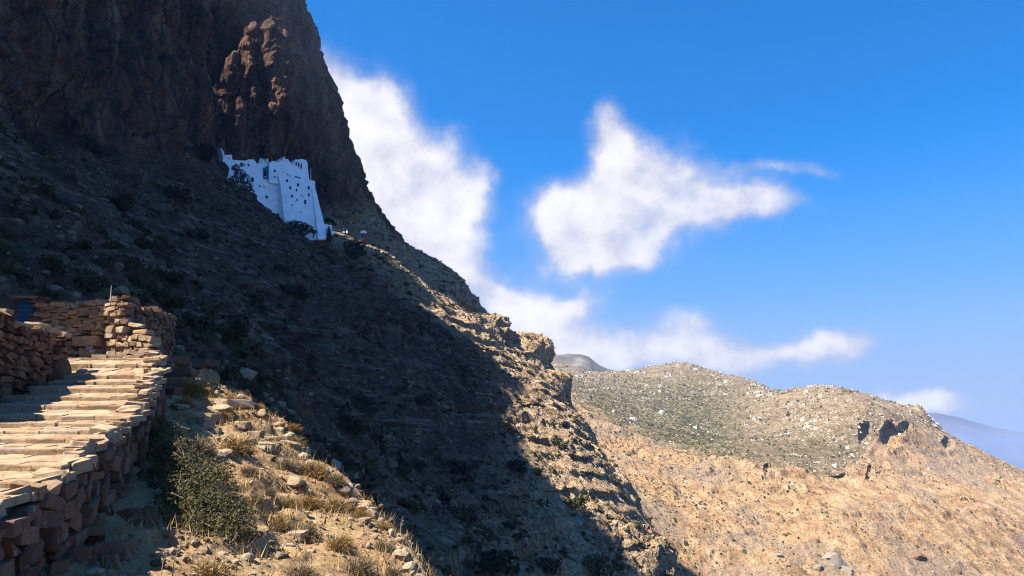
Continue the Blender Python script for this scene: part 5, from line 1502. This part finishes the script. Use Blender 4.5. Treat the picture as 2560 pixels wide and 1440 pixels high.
for k, u in enumerate(us):                            # thin bedded slabs that crop out along the top and the edge
    v = 985 + (u - 430) * 0.32 + rv.uniform(0, 75)
    near_rock(u, v, rv.uniform(22, 60), rv.uniform(7, 15), 'thin pale slab cropping out near the spur top, %s from the retaining wall' % ORD[k], rv.choice(V_SLAB), 'thin slabs cropping out of the spur top')
for k, (u, v, w, h_) in enumerate(((430, 955, 70, 20), (455, 930, 80, 18), (490, 918, 70, 16), (415, 985, 60, 26), (520, 915, 60, 14), (440, 905, 70, 16), (480, 900, 60, 16), (405, 940, 50, 24))):
    near_rock(u, v, w, h_, 'shaded grey brown ledge stone behind the spur top, %s from the coping' % ORD[k], rv.choice(V_RED), 'shaded ledge stones behind the spur top')
for k in range(46):
    u = rv.uniform(430, 1040); e = np.interp(u, [430, 600, 700, 780, 860, 940, 1000, 1060], [945, 990, 1060, 1150, 1215, 1290, 1355, 1450])
    v = rv.uniform(e, 1450)
    near_rock(u, v, rv.lognormvariate(2.75, 0.45), rv.lognormvariate(2.4, 0.4), 'small pale stone lying loose on the sunlit spur', None, 'loose stones on the sunlit spur')
for k in range(30):                                   # broken edge
    t = (k + rv.random() * .8) / 30; u = np.interp(t, [0, .3, .6, 1], [600, 780, 900, 1060]); e = np.interp(u, [600, 700, 780, 860, 940, 1000, 1060], [985, 1052, 1142, 1205, 1280, 1345, 1440])
    near_rock(u - rv.uniform(-2, 14), e + rv.uniform(2, 16), rv.uniform(18, 44), rv.uniform(14, 28), 'pale broken rock on the falling spur edge, %s from the top' % ORD[k], rv.choice(V_ROCK), 'broken rocks along the spur edge')
for k in range(18):                                   # fallen stones in the shade below the wall
    u = 130 + 290 * (k + rv.random() * .8) / 18; v = np.interp(u, [120, 420], [1440, 1180]) + rv.uniform(-10, 110)
    near_rock(u, v, rv.uniform(26, 76), rv.uniform(16, 40), 'fallen stone in shade below the retaining wall, %s from the bottom corner' % ORD[k], rv.choice(V_RED), 'fallen stones below the retaining wall')

nf = NEAR.reshape(-1, 3); nok = np.where(((right.ravel() > 0.6) & (NU.ravel() > 100) & (NU.ravel() < 1150) & (NV.ravel() > 900) & (NV.ravel() < 1500)))[0]
narea = (np.linalg.norm(np.gradient(NEAR, axis=0), axis=2) * np.linalg.norm(np.gradient(NEAR, axis=1), axis=2)).ravel()
wn_ = narea[nok] * (0.25 + sstep(-0.2, 0.4, fbm(nf[nok, 0] / 1.6, nf[nok, 1] / 1.6, 2.2, 3)))
pk = r2.choice(nok, 6500, p=wn_ / wn_.sum())
pos = nf[pk] + r2.normal(size=(len(pk), 3)) * np.array([.05, .05, 0.004])
octa_field('gravel', pos, np.clip(r2.lognormal(-3.0, 0.6, len(pk)), 0.02, 0.2), r2.uniform(0, 1, len(pk)), M_LIME if False else M_LOOSE, 'gravel and small stones on the near slope', 0.6, 5)
# dry grass
ng = 17000; pk = r2.choice(nok, ng, p=narea[nok] * sstep(-0.1, 0.5, fbm(nf[nok, 0] / 1.1, nf[nok, 1] / 1.1, 6.2, 3)) / (narea[nok] * sstep(-0.1, 0.5, fbm(nf[nok, 0] / 1.1, nf[nok, 1] / 1.1, 6.2, 3))).sum())
b0 = nf[pk] + r2.normal(size=(ng, 3)) * np.array([.06, .06, 0]); hgt = r2.uniform(0.05, 0.26, ng)
tip = b0 + np.stack([r2.normal(0, .4, ng) * hgt, r2.normal(0, .4, ng) * hgt, hgt], 1); sd = r2.normal(size=(ng, 3)) * 0.005
m = Mat('dry_grass_blades'); m.color(m.ramp(m.noise(6, 3, 0.5), [(0.3, (0.22, 0.14, 0.05)), (0.7, (0.33, 0.235, 0.11))])); M_GRASS = m.m
tag(add_obj('dry_grass', mesh_from('dry_grass', np.stack([b0 - sd, b0 + sd, tip], 1).reshape(-1, 3), np.arange(3 * ng).reshape(ng, 3), M_GRASS)), 'dry yellow grass on the near slope', kind='stuff')
# tall dead stalks (asphodel) standing on the edge and at the bottom
STALKS = [(955, 1290, 44, 'pale bent stalk standing on the edge against the shadow'), (1000, 1330, 34, 'thin pale stalk on the lower edge'), (690, 1225, 30, 'thin dry stalk left of the flat boulder'), (850, 1220, 30, 'thin pale stalk among the edge shrubs'),
          (400, 1435, 46, 'dead brown stalk at the bottom left of the golden shrub'), (432, 1440, 60, 'tallest dead stalk at the bottom edge of the picture'), (470, 1438, 44, 'dead stalk just left of the golden bottom shrub'), (905, 1330, 26, 'short pale stalk below the overhanging rock')]
for (u, v, hp, lab) in STALKS:
    p = near_at(u, v)
    if p is None: continue
    H = hp / F_PX * p[1] * 1.1; bm = bmesh.new()
    tube_pts(bm, [(0, 0, -.05), (0.03 * H, 0, H * .5), (0.12 * H, 0.02, H)], [0.007, 0.006, 0.004], 4)
    for k in range(7):
        zz = H * (0.5 + 0.07 * k); tube_pts(bm, [(0.1 * H * zz / H, 0, zz), (0.1 * H * zz / H + rv.uniform(-.05, .05), rv.uniform(-.04, .04), zz + 0.04)], [0.004, 0.009], 4)
    me = bpy.data.meshes.new('dead_stalk'); bm.to_mesh(me); bm.free(); me.materials.append(M_TWIG)
    o = add_obj('dead_stalk', me); o.location = p; tag(o, lab, 'plant')
print('near plants', round(time.time() - T0, 1))

# ------------------------------------------------------------------ the hazy air over the bay
bm = bmesh.new(); bmesh.ops.create_cube(bm, size=1.0)
me = bpy.data.meshes.new('haze'); bm.to_mesh(me); bm.free()
mt = bpy.data.materials.new('haze_air'); mt.use_nodes = True
mt.node_tree.nodes.clear()
o_ = mt.node_tree.nodes.new('ShaderNodeOutputMaterial'); vol = mt.node_tree.nodes.new('ShaderNodeVolumePrincipled')
vol.inputs['Color'].default_value = (0.45, 0.62, 1.0, 1); vol.inputs['Density'].default_value = 1.0e-4; vol.inputs['Anisotropy'].default_value = 0.2
mt.node_tree.links.new(vol.outputs[0], o_.inputs['Volume'])
me.materials.append(mt)
hz_o = add_obj('haze', me); hz_o.scale = (70000, 70000, 552); hz_o.location = (0, 0, 45)
tag(hz_o, 'pale haze in the air over the bay', kind='stuff')
print('done', round(time.time() - T0, 1), 'tris', sum(len(m_.polygons) * 2 for m_ in bpy.data.meshes))
